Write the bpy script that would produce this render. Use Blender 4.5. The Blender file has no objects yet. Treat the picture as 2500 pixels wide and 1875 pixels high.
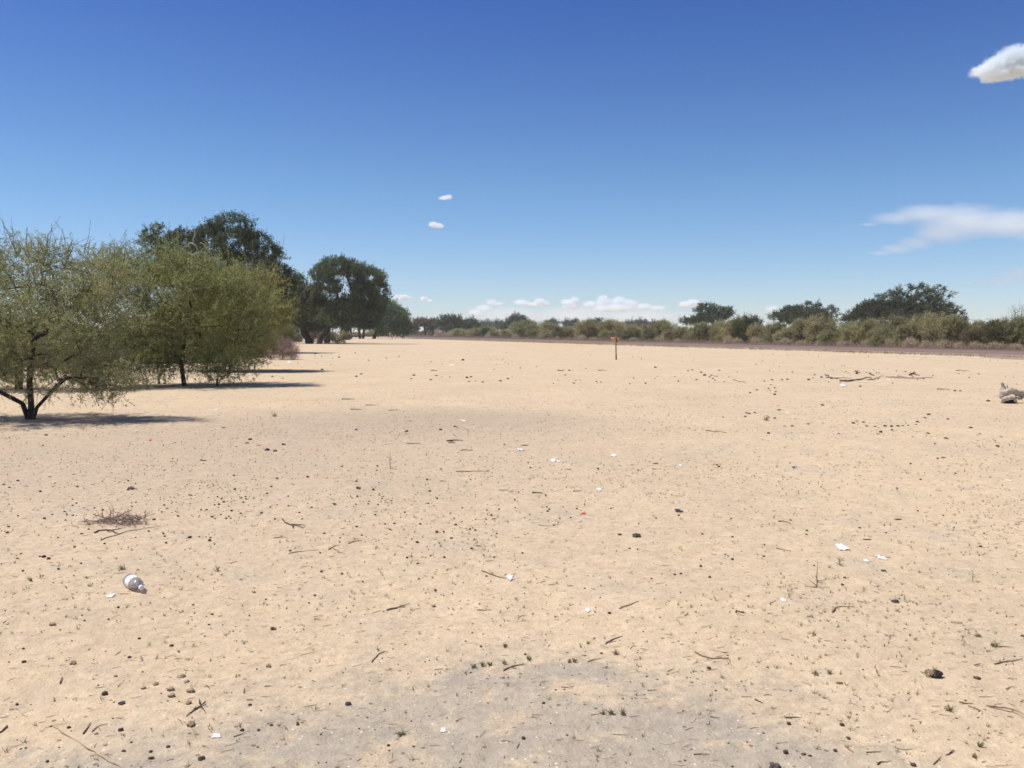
import bpy, math, random
import numpy as np
from mathutils import Vector, noise

# ------------------------------------------------------------------ camera, sky, sun, exposure
SC = bpy.context.scene
COL = SC.collection
F = 2096.0            # focal length in photo pixels (2500 wide)
HOR = 810.0           # horizon row
CAM_H = 1.6
PITCH = math.atan((937.5 - HOR) / F)
cam_d = bpy.data.cameras.new('camera')
cam = bpy.data.objects.new('camera', cam_d)
COL.objects.link(cam)
cam.location = (0, 0, CAM_H)
cam.rotation_euler = (math.radians(90) - PITCH, 0, 0)
cam_d.sensor_width = 36.0
cam_d.lens = 36.0 * F / 2500.0
cam_d.clip_start = 0.05
cam_d.clip_end = 60000
SC.camera = cam

SUN_EL = 64.0
SUN_AZ = -84.0        # degrees clockwise from +Y (the view direction): sun on the left
world = bpy.data.worlds.new('World')
SC.world = world
world.use_nodes = True
wn = world.node_tree.nodes
wl = world.node_tree.links
wn.clear()
w_out = wn.new('ShaderNodeOutputWorld')
w_bg = wn.new('ShaderNodeBackground')
w_sky = wn.new('ShaderNodeTexSky')
w_sky.sky_type = 'NISHITA'
w_sky.sun_disc = False
w_sky.sun_elevation = math.radians(SUN_EL)
w_sky.sun_rotation = math.radians(SUN_AZ)
w_sky.altitude = 950
w_sky.air_density = 1.0
w_sky.dust_density = 0.25
w_sky.ozone_density = 2.6
w_bg.inputs['Strength'].default_value = 0.115
w_tc = wn.new('ShaderNodeTexCoord'); w_sep = wn.new('ShaderNodeSeparateXYZ'); w_rp = wn.new('ShaderNodeValToRGB')
wl.new(w_tc.outputs['Generated'], w_sep.inputs[0]); wl.new(w_sep.outputs[2], w_rp.inputs[0])
for _ in range(3): w_rp.color_ramp.elements.new(0.5)
for _el, (_p, _c) in zip(w_rp.color_ramp.elements, ((0.0, (0.78, 0.84, 1.02)), (0.05, (0.74, 0.82, 0.99)), (0.16, (0.60, 0.77, 0.94)), (0.40, (0.28, 0.455, 0.885)), (1.0, (0.60, 0.62, 0.66)))):
    _el.position = _p; _el.color = (_c[0], _c[1], _c[2], 1)
w_mx = wn.new('ShaderNodeMix'); w_mx.data_type = 'RGBA'; w_mx.blend_type = 'MULTIPLY'; w_mx.inputs[0].default_value = 1.0
w_mx.clamp_result = False
wl.new(w_sky.outputs['Color'], w_mx.inputs[6]); wl.new(w_rp.outputs[0], w_mx.inputs[7])
wl.new(w_mx.outputs[2], w_bg.inputs['Color'])
wl.new(w_bg.outputs['Background'], w_out.inputs['Surface'])

sun_d = bpy.data.lights.new('sun', 'SUN')
sun_d.energy = 4.7
sun_d.angle = math.radians(0.53)
sun_d.color = (1.0, 0.965, 0.90)
sun = bpy.data.objects.new('sun', sun_d)
COL.objects.link(sun)
_e, _a = math.radians(SUN_EL), math.radians(SUN_AZ)
SUN_DIR = Vector((math.sin(_a) * math.cos(_e), math.cos(_a) * math.cos(_e), math.sin(_e)))
sun.rotation_euler = SUN_DIR.to_track_quat('Z', 'Y').to_euler()
sun.location = (-30, 0, 60)

SC.view_settings.view_transform = 'Standard'
SC.view_settings.look = 'None'
SC.view_settings.exposure = 0.12
SC.view_settings.gamma = 1.0
SC.view_settings.use_curve_mapping = False
SC.render.engine = 'CYCLES'
SC.cycles.use_denoising = True
SC.cycles.max_bounces = 8
SC.cycles.diffuse_bounces = 5
SC.cycles.transparent_max_bounces = 16
SC.cycles.volume_bounces = 6
SC.cycles.volume_step_rate = 0.5
SC.cycles.volume_max_steps = 160
SC.cycles.filter_width = 1.6

RNG = np.random.default_rng(7)
random.seed(7)

# ------------------------------------------------------------------ helpers: places
def ray(px, py):
    u = (px - 1250.0) / F
    v = (937.5 - py) / F
    c, s = math.cos(PITCH), math.sin(PITCH)
    return np.array([u, c + v * s, -s + v * c])

def hgt(x, y):
    """relief of the sand, metres; flat from 50 m on"""
    r = math.hypot(x, y)
    if r > 55:
        return 0.0
    k = 1.0 if r < 35 else (55 - r) / 20.0
    n = noise.noise
    h = 0.05 * n((x * 0.22, y * 0.22, 0.3)) + 0.022 * n((x * 0.9 + 7, y * 0.9, 1.3))
    if r < 14:
        h += 0.010 * n((x * 3.5, y * 3.5, 2.0)) + 0.006 * n((x * 9, y * 9, 4.0))
    return k * h

def gp(px, py):
    """point on the sand seen at photo pixel px, py"""
    d = ray(px, py)
    z = 0.0
    for _ in range(3):
        t = (z - CAM_H) / d[2]
        x, y = d[0] * t, d[1] * t
        z = hgt(x, y)
    return np.array([x, y, z])

def at(px, py, Y):
    d = ray(px, py)
    t = Y / d[1]
    return np.array([d[0] * t, Y, CAM_H + d[2] * t])

def ppm(Y):
    return F / Y

# ------------------------------------------------------------------ helpers: objects
def tag(o, label=None, cat=None, group=None, kind=None):
    if label: o['label'] = label
    if cat: o['category'] = cat
    if group: o['group'] = group
    if kind: o['kind'] = kind
    return o

def empty(name, loc, label, cat, group=None, rz=0.0):
    o = bpy.data.objects.new(name, None)
    o.empty_display_size = 0.2
    COL.objects.link(o)
    o.location = tuple(float(c) for c in loc)
    o.rotation_euler = (0, 0, rz)
    return tag(o, label, cat, group)

def mesh_np(name, V, faces, mats, mat_idx=None, smooth=False):
    """faces: list of (k-gon index arrays, material index)"""
    me = bpy.data.meshes.new(name)
    V = np.asarray(V, dtype=np.float32)
    me.vertices.add(len(V))
    me.vertices.foreach_set('co', V.ravel())
    tot = sum(f.shape[0] * f.shape[1] for f, _ in faces)
    nf = sum(f.shape[0] for f, _ in faces)
    me.loops.add(tot)
    me.polygons.add(nf)
    li = np.concatenate([f.ravel() for f, _ in faces]).astype(np.int32)
    me.loops.foreach_set('vertex_index', li)
    starts, mi, s = [], [], 0
    for f, m in faces:
        k = f.shape[1]
        starts.append(s + k * np.arange(f.shape[0]))
        s += k * f.shape[0]
        mi.append(np.full(f.shape[0], m, dtype=np.int32))
    me.polygons.foreach_set('loop_start', np.concatenate(starts).astype(np.int32))
    me.polygons.foreach_set('material_index', np.concatenate(mi))
    if smooth:
        me.polygons.foreach_set('use_smooth', np.ones(nf, dtype=bool))
    for m in mats:
        me.materials.append(m)
    me.update(calc_edges=True)
    me.validate()
    return me

def link(name, me, parent=None, color=None):
    o = bpy.data.objects.new(name, me)
    COL.objects.link(o)
    if parent is not None:
        o.parent = parent
    if color is not None:
        o.color = (color[0], color[1], color[2], 1)
    return o

class MB:
    """collects quads / tris / tubes"""
    def __init__(s):
        s.V = []; s.F = []; s.n = 0
    def add(s, V, F_, m=0):
        V = np.asarray(V, dtype=float).reshape(-1, 3)
        F_ = np.asarray(F_, dtype=int)
        if F_.ndim == 1: F_ = F_.reshape(1, -1)
        s.V.append(V); s.F.append((F_ + s.n, m)); s.n += len(V)
    def tube(s, pts, rad, sides=6, m=0, cap=True):
        pts = np.asarray(pts, dtype=float)
        n = len(pts)
        rad = np.broadcast_to(np.asarray(rad, dtype=float), (n,))
        tan = np.gradient(pts, axis=0)
        tan /= np.linalg.norm(tan, axis=1)[:, None] + 1e-9
        ref = np.array([0.13, 0.21, 0.97]) if abs(tan[0, 2]) < 0.9 else np.array([1.0, 0.1, 0.05])
        rings = []
        for i in range(n):
            a = np.cross(ref, tan[i]); a /= np.linalg.norm(a) + 1e-9
            b = np.cross(tan[i], a)
            ang = np.arange(sides) * 2 * math.pi / sides
            rings.append(pts[i] + rad[i] * (np.cos(ang)[:, None] * a + np.sin(ang)[:, None] * b))
        V = np.concatenate(rings)
        f = []
        for i in range(n - 1):
            for k in range(sides):
                k2 = (k + 1) % sides
                f.append((i * sides + k, i * sides + k2, (i + 1) * sides + k2, (i + 1) * sides + k))
        s.add(V, f, m)
        if cap:
            base = s.n - len(V)
            s.F.append((np.array([[base + k for k in range(sides)][::-1]]), m))
            s.F.append((np.array([[base + (n - 1) * sides + k for k in range(sides)]]), m))
    def leaves(s, C, D, L, W, m=0):
        """rhombic leaves: centres C, directions D, lengths L, widths W"""
        N = len(C)
        if N == 0: return
        D = D / (np.linalg.norm(D, axis=1)[:, None] + 1e-9)
        R = RNG.normal(size=(N, 3))
        S = np.cross(D, R); S /= np.linalg.norm(S, axis=1)[:, None] + 1e-9
        L = np.broadcast_to(L, (N,))[:, None]; W = np.broadcast_to(W, (N,))[:, None]
        V = np.stack([C - D * L / 2, C + S * W / 2, C + D * L / 2, C - S * W / 2], axis=1).reshape(-1, 3)
        s.add(V, np.arange(4 * N).reshape(N, 4), m)
    def ribbons(s, A, B, w0, w1, m=0):
        """thin three-sided twigs from A to B"""
        N = len(A)
        if N == 0: return
        D = B - A
        D = D / (np.linalg.norm(D, axis=1)[:, None] + 1e-9)
        R = RNG.normal(size=(N, 3))
        S = np.cross(D, R); S /= np.linalg.norm(S, axis=1)[:, None] + 1e-9
        T = np.cross(D, S)
        w0 = np.broadcast_to(w0, (N,))[:, None]; w1 = np.broadcast_to(w1, (N,))[:, None]
        ring = [S, -0.5 * S + 0.866 * T, -0.5 * S - 0.866 * T]
        V = np.stack([A + r * w0 for r in ring] + [B + r * w1 for r in ring], axis=1).reshape(-1, 3)
        b = 6 * np.arange(N)[:, None]
        f = np.concatenate([b + np.array([[0, 1, 4, 3]]), b + np.array([[1, 2, 5, 4]]), b + np.array([[2, 0, 3, 5]])])
        s.add(V, f, m)
    def mesh(s, name, mats, smooth=False):
        return mesh_np(name, np.concatenate(s.V), s.F, mats, smooth=smooth)
    def build(s, name, mats, parent=None, smooth=False, color=None):
        return link(name, s.mesh(name, mats, smooth), parent, color)

# ------------------------------------------------------------------ materials
def mat(name):
    m = bpy.data.materials.new(name)
    m.use_nodes = True
    nt = m.node_tree
    b = nt.nodes['Principled BSDF']
    b.inputs['Roughness'].default_value = 0.85
    b.inputs['Specular IOR Level'].default_value = 0.2
    return m, nt, b

def N(nt, kind, **kw):
    n = nt.nodes.new(kind)
    for k, v in kw.items():
        if hasattr(n, k): setattr(n, k, v)
        else: n.inputs[k.replace('_', ' ')].default_value = v
    return n

def ramp(nt, src, stops):
    r = nt.nodes.new('ShaderNodeValToRGB')
    while len(r.color_ramp.elements) < len(stops): r.color_ramp.elements.new(0.5)
    for e, (p, c) in zip(r.color_ramp.elements, stops):
        e.position = p
        e.color = (c, c, c, 1) if isinstance(c, (int, float)) else (c[0], c[1], c[2], 1)
    nt.links.new(src, r.inputs[0])
    return r.outputs[0]

def mixc(nt, fac, a, b, blend='MIX'):
    n = nt.nodes.new('ShaderNodeMix'); n.data_type = 'RGBA'; n.blend_type = blend
    for i, v in ((0, fac), (6, a), (7, b)):
        if isinstance(v, (int, float)): n.inputs[i].default_value = v
        elif isinstance(v, tuple): n.inputs[i].default_value = (v[0], v[1], v[2], 1)
        else: nt.links.new(v, n.inputs[i])
    return n.outputs[2]

def math_n(nt, op, a, b=0.0, c=0.0):
    n = nt.nodes.new('ShaderNodeMath'); n.operation = op
    for i, v in enumerate((a, b, c)):
        if isinstance(v, (int, float)): n.inputs[i].default_value = v
        else: nt.links.new(v, n.inputs[i])
    return n.outputs[0]

def noise_n(nt, vec, scale, detail=4, rough=0.55, dist=0.0):
    n = nt.nodes.new('ShaderNodeTexNoise')
    n.inputs['Scale'].default_value = scale; n.inputs['Detail'].default_value = detail
    n.inputs['Roughness'].default_value = rough; n.inputs['Distortion'].default_value = dist
    nt.links.new(vec, n.inputs['Vector'])
    return n.outputs['Fac']

def foliage_mat(name, transl=0.28, var=0.5, nscale=0.9, tint=(1.25, 1.0, 0.75)):
    m, nt, b = mat(name)
    oi = nt.nodes.new('ShaderNodeObjectInfo')
    geo = nt.nodes.new('ShaderNodeNewGeometry')
    f1 = noise_n(nt, geo.outputs['Position'], nscale, 3)
    f2 = noise_n(nt, geo.outputs['Position'], 23.0, 2)
    v = ramp(nt, f1, [(0.3, 1 - var), (0.7, 1 + var)])
    c = mixc(nt, 1.0, oi.outputs['Color'], v, 'MULTIPLY')
    v2 = ramp(nt, f2, [(0.3, (0.7, 0.75, 0.75)), (0.7, tint)])
    c = mixc(nt, 1.0, c, v2, 'MULTIPLY')
    nt.links.new(c, b.inputs['Base Color'])
    b.inputs['Roughness'].default_value = 0.6
    b.inputs['Specular IOR Level'].default_value = 0.25
    tr = nt.nodes.new('ShaderNodeBsdfTranslucent')
    nt.links.new(c, tr.inputs['Color'])
    mx = nt.nodes.new('ShaderNodeMixShader'); mx.inputs[0].default_value = transl
    nt.links.new(b.outputs[0], mx.inputs[1]); nt.links.new(tr.outputs[0], mx.inputs[2])
    nt.links.new(mx.outputs[0], nt.nodes['Material Output'].inputs['Surface'])
    return m

def plain(name, c, var=0.3, scale=20.0, rough=0.85, bump=0.0, c2=None):
    m, nt, b = mat(name)
    tc = nt.nodes.new('ShaderNodeTexCoord')
    f = noise_n(nt, tc.outputs['Object'], scale, 5, 0.6)
    lo = tuple(x * (1 - var) for x in c); hi = tuple(min(1, x * (1 + var)) for x in (c2 or c))
    col = ramp(nt, f, [(0.32, lo), (0.68, hi)])
    nt.links.new(col, b.inputs['Base Color'])
    b.inputs['Roughness'].default_value = rough
    if bump:
        bn = nt.nodes.new('ShaderNodeBump'); bn.inputs['Strength'].default_value = 0.7
        bn.inputs['Distance'].default_value = bump
        nt.links.new(f, bn.inputs['Height']); nt.links.new(bn.outputs[0], b.inputs['Normal'])
    return m

M_LEAF = foliage_mat('thorn_leaf', 0.45, 0.3, 1.6, (1.2, 1.18, 0.85))
M_DENSE = foliage_mat('dense_leaf', 0.3, 0.35, 0.45, (1.12, 1.15, 0.95))
M_BUSH = foliage_mat('bush_leaf', 0.45, 0.3, 0.35, (1.12, 1.08, 0.85))
M_TWIG = plain('twig_bark', (0.17, 0.125, 0.085), 0.4, 12)
M_BARK = plain('dark_bark', (0.055, 0.042, 0.034), 0.5, 9, bump=0.02)
M_GBARK = plain('grey_bark', (0.16, 0.13, 0.105), 0.4, 6, bump=0.03)
M_SPINE = plain('pale_spine', (0.52, 0.52, 0.42), 0.2, 30)
M_DRYTWIG = plain('dry_twig', (0.50, 0.40, 0.30), 0.35, 8)
M_BROWNTWIG = plain('brown_twig', (0.21, 0.145, 0.115), 0.35, 5)
M_PINKTWIG = plain('pink_twig', (0.38, 0.255, 0.22), 0.35, 5)
M_STICK = plain('weathered_stick', (0.24, 0.17, 0.12), 0.4, 30)
M_DARKSTICK = plain('dark_stick', (0.11, 0.077, 0.056), 0.4, 30)
M_STRAW = plain('straw', (0.62, 0.49, 0.29), 0.25, 25)
M_DUNG = plain('dung', (0.065, 0.053, 0.044), 0.45, 60, bump=0.004, c2=(0.12, 0.097, 0.078))
M_DUNGB = plain('brown_dung', (0.18, 0.13, 0.09), 0.45, 60, bump=0.004)
M_CLOD = plain('earth_clod', (0.44, 0.33, 0.225), 0.3, 40, bump=0.004)
M_PAPER = plain('white_paper', (0.74, 0.72, 0.68), 0.12, 30)
M_RED = plain('red_plastic', (0.62, 0.05, 0.035), 0.1, 15, 0.4)
M_ORANGE = plain('orange_plastic', (0.75, 0.17, 0.05), 0.1, 15, 0.4)
M_BLUE = plain('blue_plastic', (0.05, 0.055, 0.24), 0.1, 15, 0.4)
M_NAVY = plain('navy_cloth', (0.045, 0.05, 0.085), 0.2, 15)
M_GREEN = plain('weed_green', (0.29, 0.265, 0.14), 0.35, 30)
M_SPROUT = plain('sprout', (0.36, 0.28, 0.15), 0.4, 3, c2=(0.30, 0.26, 0.13))

# ------------------------------------------------------------------ ground
def ground_material():
    m, nt, b = mat('sand')
    L = nt.links
    tc = nt.nodes.new('ShaderNodeTexCoord')
    P = tc.outputs['Object']
    sep = nt.nodes.new('ShaderNodeSeparateXYZ'); L.new(P, sep.inputs[0])
    X, Y = sep.outputs[0], sep.outputs[1]
    n1 = noise_n(nt, P, 0.35, 5, 0.6)
    n2 = noise_n(nt, P, 2.2, 6, 0.62)
    n3 = noise_n(nt, P, 17.0, 5, 0.65)
    n4 = noise_n(nt, P, 90.0, 4, 0.7)
    base = ramp(nt, n1, [(0.32, (0.565, 0.432, 0.290)), (0.68, (0.64, 0.49, 0.325))])
    base = mixc(nt, ramp(nt, n2, [(0.5, 0.0), (0.72, 0.55)]), base, (0.535, 0.42, 0.298))
    # grey crust patches
    def ell(cx, cy, rx, ry, soft, amp=1.1):
        dx = math_n(nt, 'DIVIDE', math_n(nt, 'SUBTRACT', X, cx), rx)
        dy = math_n(nt, 'DIVIDE', math_n(nt, 'SUBTRACT', Y, cy), ry)
        d = math_n(nt, 'SQRT', math_n(nt, 'ADD', math_n(nt, 'MULTIPLY', dx, dx), math_n(nt, 'MULTIPLY', dy, dy)))
        d = math_n(nt, 'ADD', d, math_n(nt, 'MULTIPLY', math_n(nt, 'SUBTRACT', n2, 0.5), amp * 1.6))
        d = math_n(nt, 'ADD', d, math_n(nt, 'MULTIPLY', math_n(nt, 'SUBTRACT', n3, 0.5), 0.7))
        e = math_n(nt, 'DIVIDE', math_n(nt, 'SUBTRACT', 1 + soft, d), 2 * soft)
        return math_n(nt, 'MINIMUM', math_n(nt, 'MAXIMUM', e, 0.0), 1.0)
    grey = (0.42, 0.352, 0.272)
    for a in ((0.05, 3.35, 1.05, 0.72, 0.38), (-0.55, 3.1, 0.85, 0.42, 0.38), (-1.9, 2.95, 0.7, 0.25, 0.25), (0.75, 3.0, 0.7, 0.45, 0.25), (0.2, 3.9, 0.5, 0.12, 0.3)):
        hole = ramp(nt, noise_n(nt, P, 3.1, 6, 0.7, 0.3), [(0.40, 1.0), (0.50, 0.9), (0.60, 0.12)])
        base = mixc(nt, math_n(nt, 'MULTIPLY', math_n(nt, 'MULTIPLY', ell(*a), 0.9), hole), base, grey)
    base = mixc(nt, math_n(nt, 'MULTIPLY', ell(-5.0, 11.5, 5.2, 4.6, 0.6, 0.8), 0.6), base, (0.45, 0.352, 0.262))
    base = mixc(nt, math_n(nt, 'MULTIPLY', ell(-1.5, 15.5, 3.2, 2.3, 0.5, 0.8), 0.55), base, (0.405, 0.318, 0.242))
    base = mixc(nt, math_n(nt, 'MULTIPLY', ell(5.2, 104.0, 8.5, 8.0, 0.5, 0.5), 0.55), base, (0.66, 0.41, 0.21))
    # thin grey veils everywhere
    n5 = noise_n(nt, P, 1.1, 5, 0.65, 0.4)
    base = mixc(nt, ramp(nt, n5, [(0.53, 0.0), (0.66, 0.5)]), base, (0.485, 0.40, 0.30))
    base = mixc(nt, 0.42, base, mixc(nt, 1.0, base, ramp(nt, n3, [(0.3, 0.66), (0.7, 1.25)]), 'MULTIPLY'))
    base = mixc(nt, 0.5, base, mixc(nt, 1.0, base, ramp(nt, n4, [(0.3, 0.72), (0.7, 1.22)]), 'MULTIPLY'))
    n6 = noise_n(nt, P, 5.5, 5, 0.7, 0.5)
    base = mixc(nt, 0.6, base, mixc(nt, 1.0, base, ramp(nt, n6, [(0.3, 0.86), (0.7, 1.12)]), 'MULTIPLY'))
    # specks: dark crumbs and pale chips
    def specks(scale, thr, col, keep, k):
        nonlocal base
        v = nt.nodes.new('ShaderNodeTexVoronoi'); v.inputs['Scale'].default_value = scale
        L.new(P, v.inputs['Vector'])
        s2 = nt.nodes.new('ShaderNodeSeparateColor'); L.new(v.outputs['Color'], s2.inputs[0])
        on = math_n(nt, 'LESS_THAN', v.outputs['Distance'], math_n(nt, 'MULTIPLY', s2.outputs[1], thr))
        on = math_n(nt, 'MULTIPLY', on, math_n(nt, 'LESS_THAN', s2.outputs[0], keep))
        base = mixc(nt, math_n(nt, 'MULTIPLY', on, k), base, col)
    specks(26, 0.26, (0.13, 0.10, 0.08), 0.33, 0.75)
    specks(55, 0.3, (0.17, 0.125, 0.09), 0.3, 0.6)
    specks(43, 0.24, (0.78, 0.70, 0.58), 0.16, 0.9)
    specks(7, 0.10, (0.11, 0.085, 0.065), 0.22, 0.7)
    L.new(base, b.inputs['Base Color'])
    b.inputs['Roughness'].default_value = 0.95
    b.inputs['Specular IOR Level'].default_value = 0.08
    hsum = math_n(nt, 'ADD', math_n(nt, 'MULTIPLY', n3, 0.022), math_n(nt, 'MULTIPLY', n4, 0.006))
    vd = nt.nodes.new('ShaderNodeTexVoronoi'); vd.feature = 'SMOOTH_F1'; vd.inputs['Scale'].default_value = 5.5
    L.new(P, vd.inputs['Vector'])
    hsum = math_n(nt, 'ADD', hsum, math_n(nt, 'MULTIPLY', vd.outputs['Distance'], 0.02))
    hsum = math_n(nt, 'ADD', hsum, math_n(nt, 'MULTIPLY', n2, 0.03))
    bn = nt.nodes.new('ShaderNodeBump'); bn.inputs['Strength'].default_value = 0.75; bn.inputs['Distance'].default_value = 1.0
    L.new(hsum, bn.inputs['Height']); L.new(bn.outputs[0], b.inputs['Normal'])
    return m

def build_ground():
    ys = [-600, -200, -80, -30, -12, -5, -2, -0.5, 0.5, 1.2]
    y = 1.8
    while y < 60: ys.append(y); y *= 1.011
    while y < 12000: ys.append(y); y *= 1.12
    ys.append(26000)
    ss = np.linspace(-1, 1, 230)
    out = []; s = 1.0
    while s < 14: s *= 1.16; out.append(s)
    ss = np.concatenate([-np.array(out)[::-1], ss, out])
    V = np.zeros((len(ys), len(ss), 3))
    for i, yy in enumerate(ys):
        w = 5 + 0.72 * abs(yy)
        V[i, :, 0] = np.clip(ss * w, -27000 + ss, 27000 + ss) if abs(yy) > 1000 else ss * w; V[i, :, 1] = yy
        if abs(yy) < 56:
            for j in range(len(ss)):
                V[i, j, 2] = hgt(V[i, j, 0], yy)
    n = len(ss)
    ii, jj = np.meshgrid(np.arange(len(ys) - 1), np.arange(n - 1), indexing='ij')
    a = (ii * n + jj).ravel()
    f = np.stack([a, a + 1, a + n + 1, a + n], axis=1)
    me = mesh_np('ground', V.reshape(-1, 3), [(f, 0)], [ground_material()], smooth=True)
    tag(link('ground', me), 'pale tan sand flat with grey crusted patches', 'ground', kind='structure')
build_ground()

def road_material(c, name):
    m, nt, b = mat(name)
    tc = nt.nodes.new('ShaderNodeTexCoord')
    n1 = noise_n(nt, tc.outputs['Object'], 0.4, 4); n2 = noise_n(nt, tc.outputs['Object'], 9, 4)
    col = mixc(nt, 0.5, ramp(nt, n1, [(0.3, tuple(x * 0.85 for x in c)), (0.7, tuple(x * 1.12 for x in c))]),
               ramp(nt, n2, [(0.3, tuple(x * 0.75 for x in c)), (0.7, tuple(x * 1.25 for x in c))]))
    nt.links.new(col, b.inputs['Base Color'])
    b.inputs['Roughness'].default_value = 0.9
    return m

RF1, RF2 = gp(2500, 857.5)[:2], gp(1600, 836.3)[:2]
RN1, RN2 = gp(2500, 871.0)[:2], gp(1600, 842.0)[:2]
RDIR = (RF2 - RF1) / np.linalg.norm(RF2 - RF1)
RNRM = np.array([RDIR[1], -RDIR[0]])          # points to the far / right side
def strip(name, p0, wa, wb, z, m, t0=-80, t1=2500, jag=0.0, dz=0.08):
    ts = np.concatenate([np.linspace(t0, 260, 70), np.geomspace(262, t1, 25)])
    V = []
    for t in ts:
        ja = jag * noise.noise((t * 0.35, 0, 0)); jb = jag * noise.noise((t * 0.35, 5, 0))
        a = p0 + RDIR * t + RNRM * (wa + ja); c = p0 + RDIR * t + RNRM * (wb + jb)
        V += [(a[0], a[1], -0.1), (a[0], a[1], z - 0.0), (c[0], c[1], z), (c[0], c[1], -0.1)]
    f = []
    for i in range(len(ts) - 1):
        for k in range(3):
            f.append((4 * i + k, 4 * i + k + 1, 4 * i + 4 + k + 1, 4 * i + 4 + k))
    mb = MB(); mb.add(V, f)
    return mb.build(name, [m])
ROADP = RN1
RW = float(np.dot(RF1 - RN1, RNRM))
r = strip('road', ROADP, 0.9, RW - 0.3, 0.12, road_material((0.195, 0.137, 0.112), 'road_surface'))
tag(r, 'straight grey brown road crossing the sand from right to left', 'road', kind='structure')
r = strip('road_shoulder', ROADP, -0.6, RW + 0.6, 0.075, road_material((0.31, 0.225, 0.175), 'shoulder_gravel'), jag=0.7)
tag(r, 'reddish gravel shoulder along the road', 'road shoulder', kind='structure')

# side track joining at the right edge
mb = MB()
tr_out = [(2395, 872), (2440, 875.5), (2500, 878.5), (2620, 881), (2700, 876), (2620, 873), (2500, 869), (2440, 868.0)]
pts = [gp(*q) for q in tr_out]
mb.add([(p[0], p[1], 0.012) for p in pts], [tuple(range(len(pts)))])
o = mb.build('dirt_track', [road_material((0.36, 0.25, 0.20), 'track_dirt')])
tag(o, 'short reddish dirt track joining the road at the right', 'track', kind='structure')

# ------------------------------------------------------------------ trees
def lobes_px(Y, rows):
    """rows: (px, py, half width px, half height px[, depth offset m[, depth radius m]]) -> ellipsoids in metres"""
    out = []
    for q in rows:
        dy = q[4] if len(q) > 4 else 0.0
        c = at(q[0], q[1], Y + dy)
        k = (Y + dy) / F
        rx, rz = q[2] * k, q[3] * k
        ry = q[5] if len(q) > 5 else max(rx * 0.85, rz * 0.8)
        out.append((c, np.array([rx, ry, rz])))
    return out

def sample_lobes(lobes, n, shell=0.55, low=-1.0):
    vol = np.array([np.prod(r) ** 0.75 for _, r in lobes]); vol /= vol.sum()
    P, O = [], []
    for (c, r), v in zip(lobes, vol):
        k = max(2, int(round(n * v)))
        d = RNG.normal(size=(k * 2, 3)); d /= np.linalg.norm(d, axis=1)[:, None]
        d = d[d[:, 2] > low][:k]
        rad = shell + (1 - shell) * RNG.random(len(d)) ** 0.6
        P.append(c + d * r * rad[:, None]); O.append(d)
    return np.concatenate(P), np.concatenate(O)

def grow(trunk, att, seg, bow=0.08, jit=0.07, down_pen=0.9):
    """branch skeleton: trunk polyline then a limb to every attractor from its nearest node"""
    nodes = [np.array(p, dtype=float) for p in trunk]
    par = [-1] + list(range(len(trunk) - 1))
    tip = nodes[-1]
    order = np.argsort(np.linalg.norm((att - tip) * np.array([1, 1, 0.8]), axis=1))
    arr = np.array(nodes)
    minz = trunk[0][2] + 0.25 * (trunk[-1][2] - trunk[0][2])
    ends = np.zeros(len(att), dtype=int)
    for i in order:
        a = att[i]
        dv = a - arr
        dist = np.linalg.norm(dv, axis=1)
        pen = dist * (1 + down_pen * np.clip(-dv[:, 2] / (dist + 1e-6), 0, 1)) + 100 * (arr[:, 2] < minz)
        j = int(np.argmin(pen))
        n = max(1, int(math.ceil(dist[j] / seg)))
        p0 = arr[j]
        new = []
        for k in range(1, n + 1):
            t = k / n
            p = p0 + (a - p0) * t
            if k < n:
                p = p + RNG.normal(size=3) * jit * dist[j] / max(n, 2)
                p[2] += bow * dist[j] * math.sin(math.pi * t)
            new.append(p)
        base = len(nodes)
        for k, p in enumerate(new):
            nodes.append(p); par.append(j if k == 0 else base + k - 1)
        arr = np.vstack([arr, new])
        ends[i] = len(nodes) - 1
    cnt = np.zeros(len(nodes))
    haskid = np.zeros(len(nodes), bool)
    for k in par:
        if k >= 0: haskid[k] = True
    for i in range(len(nodes) - 1, -1, -1):
        if not haskid[i]: cnt[i] += 1
        if par[i] >= 0: cnt[par[i]] += cnt[i]
    return arr, np.array(par), cnt

def wood(mb, arr, par, cnt, r_tip, r_base, sides=6, m=0, expo=None, flare=1.25):
    tot = cnt[0]
    e = expo or (math.log(r_base / r_tip) / math.log(max(tot, 2)))
    rad = r_tip * cnt ** e
    idx = [i for i in range(len(arr)) if par[i] >= 0]
    for i in idx:
        p = par[i]
        r0, r1 = rad[p], rad[i]
        r0 = min(r0, r1 * 1.5)
        if p == 0: r0 = rad[0] * flare
        sd = sides if r1 > 3 * r_tip else 4
        if r1 < 1.6 * r_tip: sd = 3
        mb.tube([arr[p], arr[i]], [r0, r1], sd, m, cap=False)

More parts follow.
